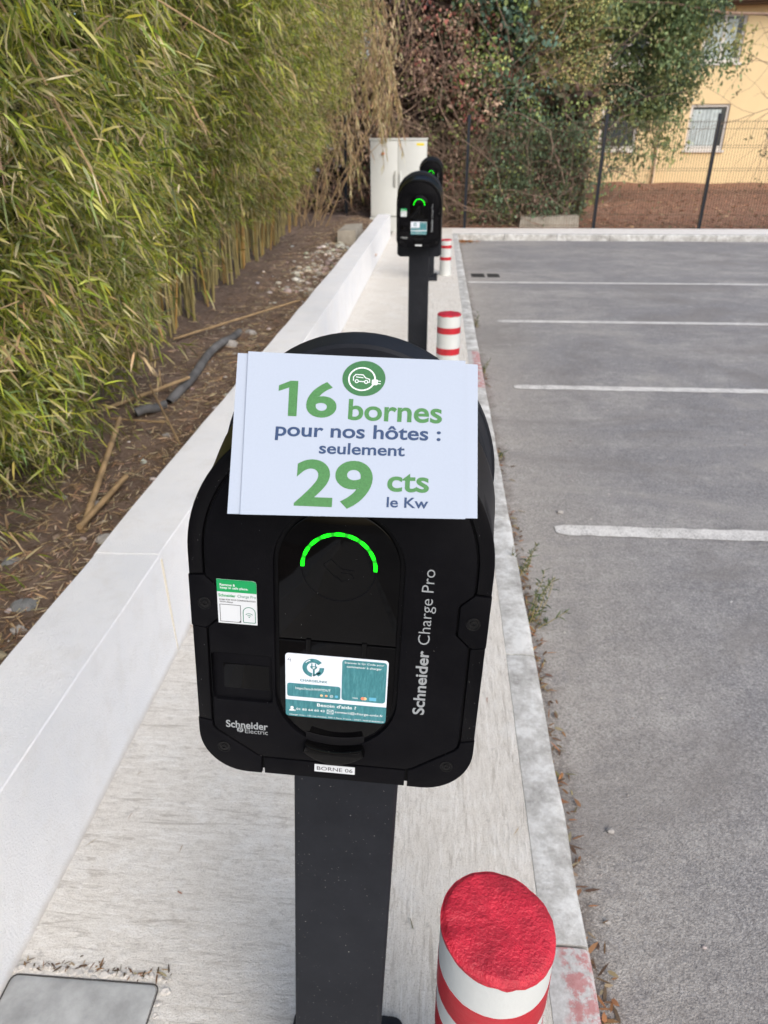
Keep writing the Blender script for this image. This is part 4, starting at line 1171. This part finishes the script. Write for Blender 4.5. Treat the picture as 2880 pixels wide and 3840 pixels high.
    for k in range(16):
        yy = rng.uniform(y0, y1); zz = rng.uniform(0.8, 3.2); xx = -1.85 - 0.048 * (yy - 3) + 0.38 * min(2.2, max(0, zz - 0.7))
        d = Vector((rng.uniform(0.1, 0.5), rng.normal(0, 0.6), rng.uniform(-0.5, 0.7))).normalized(); L = rng.uniform(0.3, 0.9)
        a = Vector((xx - 0.15, yy, zz)) - Vector(o0); mb.tube([a, a + d * L * 0.5 + Vector((0, 0, 0.03)), a + d * L], [0.005, 0.004, 0.0025], 5)
    b = mb.build('side_branches', M['cane'], root); b['kind'] = 'stuff'
    return root
ED = [0.2, 2.5, 4.2, 5.8, 7.4, 9.0, 10.6, 12.2, 13.9]
LB = ['nearest bamboo clump at the front of the hedge', 'bamboo clump overhanging the two cut canes on the soil', 'bamboo clump with bare culms behind the grey conduit', 'bamboo clump behind the middle of the white wall',
      'bamboo clump past the middle charging station', 'bamboo clump beside the pale rubble on the soil', 'bamboo clump with tall straight culms before the dark hollow', 'last green bamboo clump before the dry straw coloured one']
for k in range(8):
    near = [5400, 6800, 6200, 5000, 4200, 3600, 3200, 3000][k]
    bamboo_clump(ED[k], ED[k + 1], LB[k], near, [4200, 3200, 1800, 1400, 1200, 1200, 1200, 1200][k], [14, 22, 44, 40, 36, 34, 44, 28][k], 100 + k, dry=0.0 if k < 5 else 0.05 + 0.06 * (k - 5))

def dry_bamboo():
    rng = np.random.default_rng(77)
    root = tag(empty('dry_bamboo', (-2.0, 14.2, 0.2)), 'dry straw coloured bamboo hanging in strands beside the grey cabinet', 'bamboo')
    o0 = np.array([-2.0, 14.2, 0.2]); Ps, Ds = [], []
    mb = MB()
    for k in range(170):
        x = rng.uniform(-2.45, -0.80); y = rng.uniform(13.4, 14.7); z = rng.uniform(1.5, 4.6)
        if x > -1.5 and z < 2.1: z += 1.0
        L = rng.uniform(0.5, 1.3); n = int(L * 26); dx = rng.normal(0.12, 0.12)
        t = np.linspace(0, 1, n); px = x + dx * t; pz = z - L * t ** 1.3; py = y + rng.normal(0, 0.05) * t
        Ps.append(np.stack([px, py, pz], 1)); Ds.append(np.stack([rng.normal(0.05, 0.3, n), rng.normal(0, 0.3, n), -1 + rng.normal(0, 0.2, n)], 1))
        q = [Vector((px[i], py[i], pz[i])) - Vector(o0) for i in (0, n // 2, n - 1)]; mb.tube(q, [0.005, 0.004, 0.002], 4)
    P = np.concatenate(Ps); D = np.concatenate(Ds); n = len(P)
    col = pick(rng, [(0.52, 0.40, 0.21), (0.66, 0.54, 0.34), (0.38, 0.27, 0.14), (0.32, 0.31, 0.11)], [4, 3, 3, 1.5], n)
    A = leaf_arrays(P - o0, D, rng.uniform(0.09, 0.16, n), rng.uniform(0.013, 0.023, n), rng.uniform(0, 0.2, n), rng, None, col)
    fo = link('foliage', np_mesh('foliage', A[0], A[1], A[2], M['leaf'], A[3]), root); fo['kind'] = 'stuff'
    for k in range(34):
        x = rng.uniform(-3.2, -1.95); y = rng.uniform(13.2, 15.2); d = Vector((rng.normal(0.18, 0.25), rng.normal(0, 0.15), 1)).normalized(); L = rng.uniform(1.4, 3.4)
        a = Vector((x, y, soil_z(x, y) - 0.05)) - Vector(o0); mb.tube([a, a + d * L * 0.5, a + d * L + Vector((0.25, 0, -0.05))], [0.009, 0.007, 0.004], 5)
    b = mb.build('stems', M['cane'], root); b['kind'] = 'stuff'
dry_bamboo()

# ------------------------------------------------------------------ thicket behind the cabinet and ivy on the fence
def shrub(name, label, cat, box, n_leaf, n_stem, pal, wts, seed, size=(0.045, 0.09), inner=2500, stem_r=0.009, face=-1, group=None, lean=(0, 0), topfade=0.0, innerpal=None):
    rng = np.random.default_rng(seed); x0, x1, y0, y1, z0, z1 = box
    root = tag(empty(name, ((x0 + x1) / 2, (y0 + y1) / 2, 0)), label, cat, group); o0 = np.array([(x0 + x1) / 2, (y0 + y1) / 2, 0])
    nc = max(30, n_leaf // 26)
    cx = rng.uniform(x0, x1, nc); cz = z0 + (z1 - z0) * rng.random(nc) ** (1.0 + topfade)
    uu = (cx - (x0 + x1) / 2) / ((x1 - x0) / 2)
    top = z0 + (z1 - z0) * (1 - 0.45 * np.abs(uu) ** 3 + 0.10 * np.sin(cx * 4.3 + seed) + 0.08 * np.sin(cx * 9.1 + seed * 2))
    if z1 < 3.3: cz = np.where(cz > top, z0 + (top - z0) * rng.random(nc), cz)
    cx = cx + np.where(np.abs(uu) > 0.7, rng.normal(0, 0.22, nc), 0)
    cy = y0 + 0.28 * lump(0, cx * 1.3, cz * 1.1) + 0.25 + rng.exponential(0.22, nc)
    rep = rng.integers(0, nc, n_leaf)
    P = np.stack([cx[rep], cy[rep], cz[rep]], 1) + rng.normal(0, 0.13, (n_leaf, 3)); P[:, 2] = np.maximum(P[:, 2], 0.03)
    D = rng.normal(0, 1, (n_leaf, 3)) + np.array([lean[0], -0.7, -0.55 + lean[1]])
    tone = np.clip(rng.normal(1, 0.28, nc), 0.5, 1.8)[rep]
    kk = rng.choice(len(pal), nc, p=np.array(wts) / sum(wts))
    k2 = np.where(rng.random(n_leaf) < 0.80, kk[rep], rng.choice(len(pal), n_leaf, p=np.array(wts) / sum(wts)))
    col = np.clip(np.array(pal)[k2] * tone[:, None] * (1 + rng.normal(0, 0.14, (n_leaf, 1))), 0.003, 0.9)
    A = leaf_arrays(P - o0, D, rng.uniform(size[0], size[1], n_leaf), rng.uniform(size[0], size[1], n_leaf) * 0.72, rng.uniform(0, 0.3, n_leaf), rng, None, col, lance=False)
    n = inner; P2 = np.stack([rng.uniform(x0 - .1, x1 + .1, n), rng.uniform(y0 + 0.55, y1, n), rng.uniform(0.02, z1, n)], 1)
    c2 = pick(rng, innerpal or [(0.12, 0.085, 0.06), (0.075, 0.085, 0.045), (0.16, 0.105, 0.075)], [3, 3, 2], n)  # inner leaves coloured darker, the shade inside the shrub painted in
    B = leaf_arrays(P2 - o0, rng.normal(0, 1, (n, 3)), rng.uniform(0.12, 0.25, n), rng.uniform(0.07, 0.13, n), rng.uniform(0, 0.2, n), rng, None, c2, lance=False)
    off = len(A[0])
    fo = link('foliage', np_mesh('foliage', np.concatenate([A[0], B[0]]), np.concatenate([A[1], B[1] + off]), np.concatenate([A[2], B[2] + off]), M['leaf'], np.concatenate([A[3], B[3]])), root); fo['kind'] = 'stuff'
    mb = MB()
    for k in range(n_stem):
        x = rng.uniform(x0, x1); y = rng.uniform(y0 + 0.05, y0 + 0.9); z = rng.uniform(0, z1 * 0.6) if k % 2 else 0.0
        L = rng.uniform(0.8, 2.4); d = Vector((rng.normal(0, 0.7), rng.normal(-0.05, 0.2), abs(rng.normal(0.8, 0.5)))).normalized(); a = Vector((x, y, z)) - Vector(o0); q = [a]; r = [stem_r * rng.uniform(.5, 1.4)]
        for s in range(5):
            d = (d + Vector((rng.normal(0, 0.25), rng.normal(0, 0.12), rng.normal(-0.1, 0.25)))).normalized(); q.append(q[-1] + d * L / 5); r.append(r[-1] * 0.85)
        mb.tube(q, r, 4, cap=False)
    b = mb.build('stems', M['twig'], root); b['kind'] = 'stuff'
    return root
TAN, GRN, DKG, RED, BRN, LGT = (0.58, 0.41, 0.30), (0.29, 0.37, 0.12), (0.12, 0.185, 0.105), (0.38, 0.14, 0.115), (0.31, 0.20, 0.155), (0.44, 0.50, 0.16)
TH = 'tangled shrubs behind the end kerb'
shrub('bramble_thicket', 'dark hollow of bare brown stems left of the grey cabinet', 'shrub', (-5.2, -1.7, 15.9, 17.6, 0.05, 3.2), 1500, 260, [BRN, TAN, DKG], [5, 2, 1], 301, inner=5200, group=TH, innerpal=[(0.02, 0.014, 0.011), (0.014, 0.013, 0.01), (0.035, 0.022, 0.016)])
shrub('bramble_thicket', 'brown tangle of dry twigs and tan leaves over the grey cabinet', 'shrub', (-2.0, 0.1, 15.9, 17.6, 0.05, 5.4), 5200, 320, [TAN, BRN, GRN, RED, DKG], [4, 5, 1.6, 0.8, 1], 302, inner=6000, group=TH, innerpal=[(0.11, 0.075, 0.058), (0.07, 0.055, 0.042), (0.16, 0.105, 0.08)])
shrub('bramble_thicket', 'mixed thicket with light green and dark red leaves beside the cabinet', 'shrub', (0.0, 1.3, 15.85, 17.4, 0.05, 5.4), 6000, 190, [TAN, GRN, RED, BRN, LGT, DKG], [3, 3, 1.8, 3, 1.5, 2], 303, inner=4200, group=TH)
shrub('ivy', 'dark blue green ivy climbing the fence above the concrete block', 'ivy', (1.1, 2.95, 15.75, 17.0, 0.20, 2.5), 9000, 90, [DKG, GRN, (0.17, 0.25, 0.145), BRN, LGT], [6, 2.0, 4, 1.3, 0.9], 304, inner=3600, size=(0.045, 0.085), group=TH)
shrub('ivy', 'ivy column with large dark leaves rising above the red leaves', 'ivy', (0.9, 1.75, 15.9, 16.8, 2.2, 5.4), 2400, 30, [(0.14, 0.24, 0.18), DKG, GRN], [5, 4, 2], 305, inner=900, size=(0.06, 0.11), group=TH)
shrub('feathery_shrub', 'olive brown feathery shrub above the ivy at the fence', 'shrub', (1.5, 3.3, 16.8, 18.4, 1.7, 6.4), 8500, 130, [(0.45, 0.42, 0.16), (0.34, 0.38, 0.14), (0.50, 0.39, 0.17), (0.20, 0.30, 0.16)], [4, 4, 2.5, 1.5], 306, size=(0.03, 0.06), inner=2600, group=TH, innerpal=[(0.17, 0.175, 0.07), (0.22, 0.18, 0.08), (0.12, 0.15, 0.065)])

# ------------------------------------------------------------------ trees in front of the house
def branch(mb, a, d, L, r, lvl, rng, tips, bend=0.22, down=0.0):
    q, rr = [a], [r]; n = 5
    for s in range(n):
        d = (d + Vector((rng.normal(0, bend), rng.normal(0, bend), rng.normal(-down, bend)))).normalized(); q.append(q[-1] + d * L / n); rr.append(r * (1 - 0.55 * (s + 1) / n))
    mb.tube(q, rr, 6 if lvl else 9, cap=False)
    if lvl >= 3: tips.append((q[-1], d)); tips.append((q[-2], d)); return
    for k in range(4 if lvl else 6):
        t = rng.integers(2, n + 1); dd = (d + Vector((rng.normal(0, 0.75), rng.normal(0, 0.75), rng.normal(0.0, 0.5)))).normalized()
        branch(mb, q[t], dd, L * rng.uniform(0.5, 0.72), rr[t] * 0.62, lvl + 1, rng, tips, bend, down)

def leafy_tree():
    rng = np.random.default_rng(401); base = Vector((3.6, 22.0, 0.1))
    root = tag(empty('leafy_tree', base), 'leafy green tree hanging over the fence before the yellow house', 'tree')
    mb = MB(); tips = []; q = [Vector((0, 0, -0.1)), Vector((0.1, 0, 1.2)), Vector((0.15, -0.1, 2.4))]; mb.tube(q, [0.2, 0.16, 0.13], 10); mb.build('trunk', M['bark'], root, smooth=60)
    mb = MB()
    for k in range(7):
        an = 2 * PI * k / 7 + 0.3; branch(mb, Vector((0.1, -0.05, rng.uniform(1.4, 2.4))), Vector((math.cos(an) * 1.0, math.sin(an) * 0.6, 0.7)).normalized(), 1.9, 0.07, 1, rng, tips)
    b = mb.build('limbs', M['bark'], root, smooth=60); b['kind'] = 'stuff'
    # leaf clusters: world-space blobs that make the crown's uneven outline
    cl = []
    for k in range(1150):
        x = rng.uniform(1.2, 6.75); z = rng.uniform(1.75, 8.2); y = rng.uniform(20.2, 23.6)
        low = np.interp(x, [1.2, 2.6, 3.2, 3.9, 4.5, 5.2, 5.9, 6.35, 6.75], [1.2, 1.3, 1.7, 2.7, 2.3, 1.95, 1.95, 2.7, 3.6])
        if z < low: continue
        if x > 6.55 - 0.35 * max(0, 3.4 - z): continue
        if 3.2 < x < 5.0 and 2.0 < z < 3.9 and rng.random() < 0.62: continue
        cl.append((x, y, z))
    for x, z in ((4.6, 1.35), (4.8, 1.2), (5.1, 1.05), (5.15, 1.55), (3.9, 1.1), (4.0, 0.9), (4.25, 0.75), (5.75, 1.45), (5.9, 1.3), (3.4, 1.25), (3.2, 1.0), (3.0, 1.4), (3.35, 0.75), (4.4, 1.75), (5.5, 1.7), (6.7, 3.4), (6.9, 3.1), (7.05, 3.75), (6.95, 3.5)): cl.append((x, 20.6, z))
    cl = np.array(cl); per = 100; n = len(cl) * per
    rep = np.repeat(np.arange(len(cl)), per)
    P = cl[rep] + rng.normal(0, 1, (n, 3)) * np.array([0.24, 0.24, 0.20]); D = rng.normal(0, 1, (n, 3)) + np.array([0, -0.4, -0.7])
    pal = np.array([(0.19, 0.265, 0.125), (0.29, 0.34, 0.14), (0.12, 0.18, 0.105), (0.44, 0.42, 0.17)])
    w = np.where(cl[:, 0:1] < 3.0, np.array([[2, 3, 1, 4.0]]), np.array([[4, 3, 3, 0.4]])); w = w / w.sum(1, keepdims=True)
    kk = np.array([rng.choice(4, p=w[i]) for i in range(len(cl))]); tone = np.clip(rng.normal(1, 0.25, len(cl)), 0.55, 1.7)
    col = np.clip(pal[kk][rep] * tone[rep][:, None] * (1 + rng.normal(0, 0.18, (n, 1))), 0.003, 0.9)
    A = leaf_arrays(P - np.array(base), D, rng.uniform(0.07, 0.13, n), rng.uniform(0.035, 0.065, n), rng.uniform(0, 0.3, n), rng, None, col, lance=False)
    fo = link('crown', np_mesh('crown', A[0], A[1], A[2], M['leaf'], A[3]), root); fo['kind'] = 'stuff'
leafy_tree()

def bare_tree():
    rng = np.random.default_rng(402); base = Vector((11.0, 21.5, 0.1))
    root = tag(empty('bare_tree', base), 'almost bare tree reaching in with thin dark branches at the upper right', 'tree')
    mb = MB(); mb.tube([(0, 0, -0.2), (0.1, 0, 1.5), (0.05, 0, 3.2), (-0.1, 0, 4.6)], [0.15, 0.12, 0.10, 0.07], 10); mb.build('trunk', M['bark'], root, smooth=60)
    mb = MB(); tips = []
    for k, (z, dx, dz, L) in enumerate(((3.4, -1, 0.25, 3.4), (3.8, -1, 0.1, 3.6), (4.2, -0.9, 0.35, 3.0), (3.0, -0.9, -0.02, 3.0), (3.6, 0.8, 0.5, 1.8), (4.4, -0.3, 1, 1.6), (2.6, -0.9, -0.25, 2.6), (4.0, 0.9, 0.2, 1.4))):
        branch(mb, Vector((0.02, 0, z)), Vector((dx, rng.normal(0, 0.3), dz)).normalized(), L, 0.035, 1, rng, tips, 0.2, 0.05)
    q = [Vector((0, 0, 3.9)), Vector((-1.6, -0.4, 4.15)), Vector((-3.0, -0.8, 4.1)), Vector((-4.3, -0.8, 4.15)), Vector((-5.7, -0.9, 4.35)), Vector((-7.0, -0.9, 4.4))]; mb.tube(q, [0.05, 0.042, 0.036, 0.03, 0.022, 0.015], 6)
    b = mb.build('limbs', M['twig'], root, smooth=60); b['kind'] = 'stuff'
    T = np.array([list(t[0]) for t in tips]); sel = T[rng.random(len(T)) < 0.35]; rep = np.repeat(np.arange(len(sel)), 7); n = len(rep)
    P = sel[rep] + rng.normal(0, 0.07, (n, 3)); col = pick(rng, [(0.055, 0.085, 0.045), (0.085, 0.115, 0.045)], [1, 1], n)
    A = leaf_arrays(P, rng.normal(0, 1, (n, 3)) + np.array([0, 0, -0.6]), rng.uniform(0.06, 0.11, n), rng.uniform(0.03, 0.05, n), rng.uniform(0, .3, n), rng, None, col, lance=False)
    fo = link('crown', np_mesh('crown', A[0], A[1], A[2], M['leaf'], A[3]), root); fo['kind'] = 'stuff'
bare_tree()

# ------------------------------------------------------------------ things lying on the soil
def cane(pts, r, label, nodes=0.16):
    a = [Vector(p) for p in pts]; o = a[0].copy(); path, rad = [], []
    for i in range(len(a) - 1):
        L = (a[i + 1] - a[i]).length; n = max(2, int(L / nodes))
        for k in range(n):
            p = a[i].lerp(a[i + 1], k / n)
            path += [p - o, a[i].lerp(a[i + 1], (k + 0.04) / n) - o, a[i].lerp(a[i + 1], (k + 0.08) / n) - o]; rad += [r, r * 1.22, r]
    path.append(a[-1] - o); rad.append(r * 0.95)
    mb = MB(); mb.tube(path, rad, 8); tag(mb.build('cut_cane', M['cane'], smooth=50, loc=o), label, 'cane', 'cut canes on the soil')
cane([(-1.451, 2.447, 0.16), (-1.60, 3.13, 0.26), (-1.660, 3.40, 0.30)], 0.014, 'upper of the two thick pale canes crossed at one end on the soil')
cane([(-1.446, 2.426, 0.19), (-1.440, 2.905, 0.20)], 0.013, 'shorter lower cane of the pair crossed near the white wall')
cane([(-1.98, 3.62, 0.22), (-1.58, 4.30, 0.25)], 0.012, 'straight pale cane lying across the grey conduit')
cane([(-2.40, 5.25, 0.75), (-1.70, 3.74, 0.20)], 0.007, 'thin upright cane leaning beside the open conduit end')
cane([(-1.74, 4.04, 0.28), (-1.30, 3.27, 0.22)], 0.006, 'thin pale cane slanting down to the white wall')
cane([(-1.84, 3.66, 0.20), (-1.49, 3.57, 0.22)], 0.006, 'thin brown cane lying just below the open conduit end')
cane([(-2.05, 5.35, 0.23), (-1.26, 6.55, 0.30)], 0.010, 'long orange brown cane lying towards the middle of the white wall')

def conduit(pts, r, label, name='conduit'):
    o = Vector(pts[0]); n = 12; q = []
    P = [Vector(p) for p in pts]
    for i in range(len(P) - 1):
        for k in range(n): q.append(P[i].lerp(P[i + 1], k / n) - o + Vector((0.012 * math.sin((i + k / n) * 2.1), 0, 0.008 * math.sin((i + k / n) * 3.3))))
    q.append(P[-1] - o)
    root = tag(empty(name, o), label, 'conduit')
    mb = MB(); mb.tube(q, [r * (1.0 + 0.05 * (k % 2)) for k in range(len(q))], 12, cap=False); mb.build('tube', M['pipe'], root, smooth=60)
    d = (q[0] - q[1]).normalized()
    mb = MB(); mb.tube([q[0] - d * 0.001 + d * 0.003, q[0] - d * 0.02], [r * 0.86, r * 0.86], 12); mb.build('opening', M['black'], root)  # solid black plug, the shade inside the tube put in as colour
conduit([(-1.715, 3.72, 0.215), (-1.665, 3.80, 0.215), (-1.61, 3.93, 0.195)], 0.026, 'short dark open conduit end poking out of the soil')
conduit([(-1.63, 4.02, 0.17), (-1.630, 4.375, 0.195), (-1.650, 4.90, 0.205), (-1.66, 5.40, 0.21), (-1.66, 5.85, 0.17)], 0.029, 'long grey corrugated conduit half buried along the bamboo')

def rock_mesh(seed, flat=0.6):
    bm = bmesh.new(); bmesh.ops.create_icosphere(bm, subdivisions=2, radius=1.0)
    for v in bm.verts:
        k = 1 + 0.35 * mnoise.noise(v.co * 1.3 + Vector((seed * 3.1, 0, 0))) + 0.15 * mnoise.noise(v.co * 3 + Vector((0, seed, 0)))
        v.co = Vector((v.co.x * k, v.co.y * k * 0.75, v.co.z * k * flat))
    me = bpy.data.meshes.new('stone'); bm.to_mesh(me); bm.free(); return me
rocks = []
for k in range(5):
    me = rock_mesh(k); me.materials.append(M['stone'] if k < 3 else M['grey_stone']); rocks.append(me)
SL = [((-1.319, 2.818), .030, 4, 'blue grey stone under the lower crossed cane'), ((-1.352, 2.416), .030, 0, 'whitish stone close to the wall near the crossed canes'), ((-1.671, 2.74), .018, 1, 'small white stone left of the crossed canes'),
      ((-1.44, 1.951), .042, 3, 'flat grey stone on the soil at the left edge of the photo'), ((-1.62, 2.19), .030, 4, 'dark grey stone under the hanging bamboo leaves'), ((-1.507, 2.697), .022, 2, 'pale stone between the two crossed canes'),
      ((-1.384, 1.814), .022, 1, 'lowest small white stone beside the wall'), ((-1.637, 5.454), .060, 0, 'largest pale stone beside the long conduit'), ((-1.572, 5.902), .045, 2, 'pale stone past the end of the long conduit'), ((-1.505, 3.609), .022, 1, 'small white stone near the thin slanting cane')]
for (xy, r, v, lab) in SL:
    o = link('stone', rocks[v], None, (xy[0], xy[1], soil_z(*xy) + r * 0.2)); o.scale = (r * 1.2, r * 1.2, r); o.rotation_euler = (0, 0, RNG.uniform(0, 6)); tag(o, lab, 'stone', 'loose stones on the soil')

def scatter_blades(name, xf, n, pal, wts, ln, wd, zf, seed, lift=0.004):
    rng = np.random.default_rng(seed); xy = xf(rng, n)
    z = np.array([zf(a, b) for a, b in xy]) + lift + rng.random(len(xy)) * 0.012
    P = np.stack([xy[:, 0], xy[:, 1], z], 1); an = rng.uniform(0, 2 * PI, len(xy)); D = np.stack([np.cos(an), np.sin(an), rng.normal(0, 0.12, len(xy))], 1)
    c = pick(rng, pal, wts, len(xy)); A = leaf_arrays(P, D, rng.uniform(*ln, len(xy)), rng.uniform(*wd, len(xy)), rng.uniform(0, .05, len(xy)), rng, None, c, flat=True)
    return tag(link(name, np_mesh(name, A[0], A[1], A[2], M['litter'], A[3])), kind='stuff')
def strip(rng, n):
    y = rng.uniform(0.8, 15.0, n); x = -1.12 - np.abs(rng.normal(0, 0.55, n)); return np.stack([x, y], 1)
scatter_blades('dry_leaf_litter', strip, 30000, [(0.46, 0.33, 0.19), (0.30, 0.19, 0.115), (0.62, 0.50, 0.34), (0.15, 0.10, 0.065)], [4, 3, 3, 3], (0.02, 0.10), (0.0025, 0.008), soil_z, 501)
scatter_blades('bank_litter', lambda rng, n: np.stack([rng.uniform(-1, 14, n), 15.75 + 12 * rng.random(n) ** 1.5], 1), 9000, [(0.44, 0.22, 0.13), (0.30, 0.15, 0.095), (0.52, 0.34, 0.21), (0.14, 0.09, 0.06), (0.14, 0.17, 0.08)], [4, 4, 2, 3, 0.7], (0.04, 0.13), (0.02, 0.06), bank_z, 508, 0.01)
def rub(name, xf, n, r0, r1, pal, seed, zf, flat=0.55):
    rng = np.random.default_rng(seed); xy = xf(rng, n); ico = rock_mesh(9, flat); v0 = np.array([v.co[:] for v in ico.vertices]); t0 = np.array([p.vertices[:] for p in ico.polygons])
    keep = None
    V, T, C = [], [], []
    for i, (a, b) in enumerate(xy):
        r = r0 * (r1 / r0) ** (rng.random() ** 2); an = rng.uniform(0, 6.28); c, s = math.cos(an), math.sin(an)
        q = v0 * r * rng.uniform(0.7, 1.3, 3); q = np.stack([q[:, 0] * c - q[:, 1] * s, q[:, 0] * s + q[:, 1] * c, q[:, 2]], 1) + np.array([a, b, zf(a, b) + r * 0.15])
        V.append(q); T.append(t0 + i * len(v0)); C.append(np.repeat(pick(rng, pal, [1] * len(pal), 1), len(v0), 0))
    return tag(link(name, np_mesh(name, np.concatenate(V), None, np.concatenate(T), M['litter'], np.concatenate(C))), kind='stuff')
rub('soil_pebbles', lambda rng, n: np.stack([-1.13 - np.abs(rng.normal(0, 0.5, n)), rng.uniform(0.8, 14, n)], 1), 700, 0.005, 0.026, [(0.34, 0.28, 0.23), (0.62, 0.60, 0.57), (0.18, 0.125, 0.095)], 502, soil_z)
rub('pale_rubble', lambda rng, n: np.stack([-1.45 + rng.normal(0, 0.16, n), rng.uniform(7.4, 10.9, n)], 1), 520, 0.012, 0.05, [(0.46, 0.43, 0.38), (0.56, 0.53, 0.48), (0.34, 0.29, 0.24)], 503, soil_z)
def gutter(rng, n):
    cen = np.array([0.85, 1.35, 1.75, 2.05, 2.30, 2.55, 3.1, 3.9, 5.6, 7.4]); y = cen[rng.integers(0, len(cen), n)] + rng.normal(0, 0.14, n)
    return np.stack([KX + 0.012 + np.abs(rng.normal(0, 0.026, n)), y], 1)
scatter_blades('gutter_leaves', gutter, 420, [(0.22, 0.12, 0.06), (0.13, 0.085, 0.055), (0.34, 0.17, 0.08), (0.26, 0.21, 0.12)], [3, 4, 1, 2], (0.015, 0.05), (0.004, 0.013), lambda a, b: RZ, 504, 0.002)
scatter_blades('corner_leaves', lambda rng, n: np.stack([KX + 0.03 + np.abs(rng.normal(0, 0.13, n)), 14.45 - np.abs(rng.normal(0, 0.16, n))], 1), 260, [(0.36, 0.15, 0.05), (0.24, 0.12, 0.06), (0.30, 0.20, 0.10)], [4, 3, 2], (0.03, 0.08), (0.015, 0.035), lambda a, b: RZ, 505, 0.002)
rub('road_grit', lambda rng, n: np.stack([rng.uniform(0.42, 2.2, n), rng.uniform(0.7, 5, n)], 1), 160, 0.002, 0.007, [(0.34, 0.33, 0.31), (0.24, 0.22, 0.20), (0.48, 0.46, 0.42)], 506, lambda a, b: RZ)
scatter_blades('joint_leaves', lambda rng, n: np.stack([rng.uniform(-0.872, -0.53, n), 0.822 + np.abs(rng.normal(0, 0.010, n))], 1), 110, [(0.22, 0.12, 0.06), (0.34, 0.27, 0.18), (0.10, 0.07, 0.045)], [2, 1, 3], (0.006, 0.026), (0.002, 0.006), lambda a, b: -0.004, 509, 0.0)
scatter_blades('pavement_leaves', lambda rng, n: np.stack([rng.uniform(-0.86, 0.27, n), rng.uniform(0.7, 3.2, n)], 1), 34, [(0.26, 0.15, 0.08), (0.34, 0.27, 0.16)], [1, 1], (0.015, 0.05), (0.002, 0.004), lambda a, b: 0.0, 507, 0.001)
for xy, r, lab in (((0.681, 3.253), 0.017, 'pale pebble on the asphalt just past the nearest bay line'), ((0.534, 1.344), 0.011, 'pale pebble on the asphalt beside the nearest kerb'), ((0.470, 1.082), 0.008, 'smallest pale pebble on the asphalt beside the worn red kerb')):
    o = link('pebble', rocks[0], None, (xy[0], xy[1], RZ + r * 0.4)); o.scale = (r, r, r); tag(o, lab, 'pebble', 'pebbles on the asphalt')

def weed(x, y, h, n_stem, label, seed, dense=26):
    rng = np.random.default_rng(seed); root = tag(empty('weed', (x, y, RZ)), label, 'weed', 'weeds along the kerb'); mb = MB(); P, D = [], []
    for k in range(n_stem):
        d = Vector((rng.normal(0.25, 0.3), rng.normal(-0.05, 0.3), 1)).normalized(); L = h * rng.uniform(0.5, 1.0); q = [Vector((rng.normal(0, 0.012), rng.normal(0, 0.02), -0.005))]
        for s in range(5):
            d = (d + Vector((rng.normal(0, 0.12), rng.normal(0, 0.12), 0))).normalized(); q.append(q[-1] + d * L / 5)
        mb.tube(q, [0.0022, 0.002, 0.0018, 0.0015, 0.0012, 0.0008], 5)
        for j in range(dense):
            t = rng.uniform(0.1, 1) * 4.99; i = int(t); p = q[i].lerp(q[i + 1], t - i); P.append(list(p)); D.append([rng.normal(0, 0.7), rng.normal(0, 0.7), rng.uniform(0.1, 1.0)])
    mb.build('stem', M['culm'], root); P = np.array(P); D = np.array(D); n = len(P)
    A = leaf_arrays(P, D, rng.uniform(0.015, 0.045, n), rng.uniform(0.003, 0.008, n), rng.uniform(0, .3, n), rng, None, pick(rng, [(0.07, 0.115, 0.045), (0.10, 0.14, 0.06), (0.13, 0.13, 0.06)], [3, 2, 1], n))
    fo = link('foliage', np_mesh('foliage', A[0], A[1], A[2], M['leaf'], A[3]), root); fo['kind'] = 'stuff'
weed(0.420, 2.30, 0.27, 6, 'tallest green weed in the gutter by the nearest bay line', 601, 30)
weed(0.425, 2.66, 0.17, 4, 'second smaller weed growing just behind the tallest weed', 602, 20)
weed(0.425, 5.72, 0.14, 4, 'weed at the kerb beyond the paper sign', 603, 16)
weed(0.420, 7.35, 0.20, 4, 'farthest weed at the kerb before the far bay lines', 604, 14)
weed(0.415, 3.95, 0.06, 3, 'tiny dry weed in the gutter beside the paper sign', 605, 10)
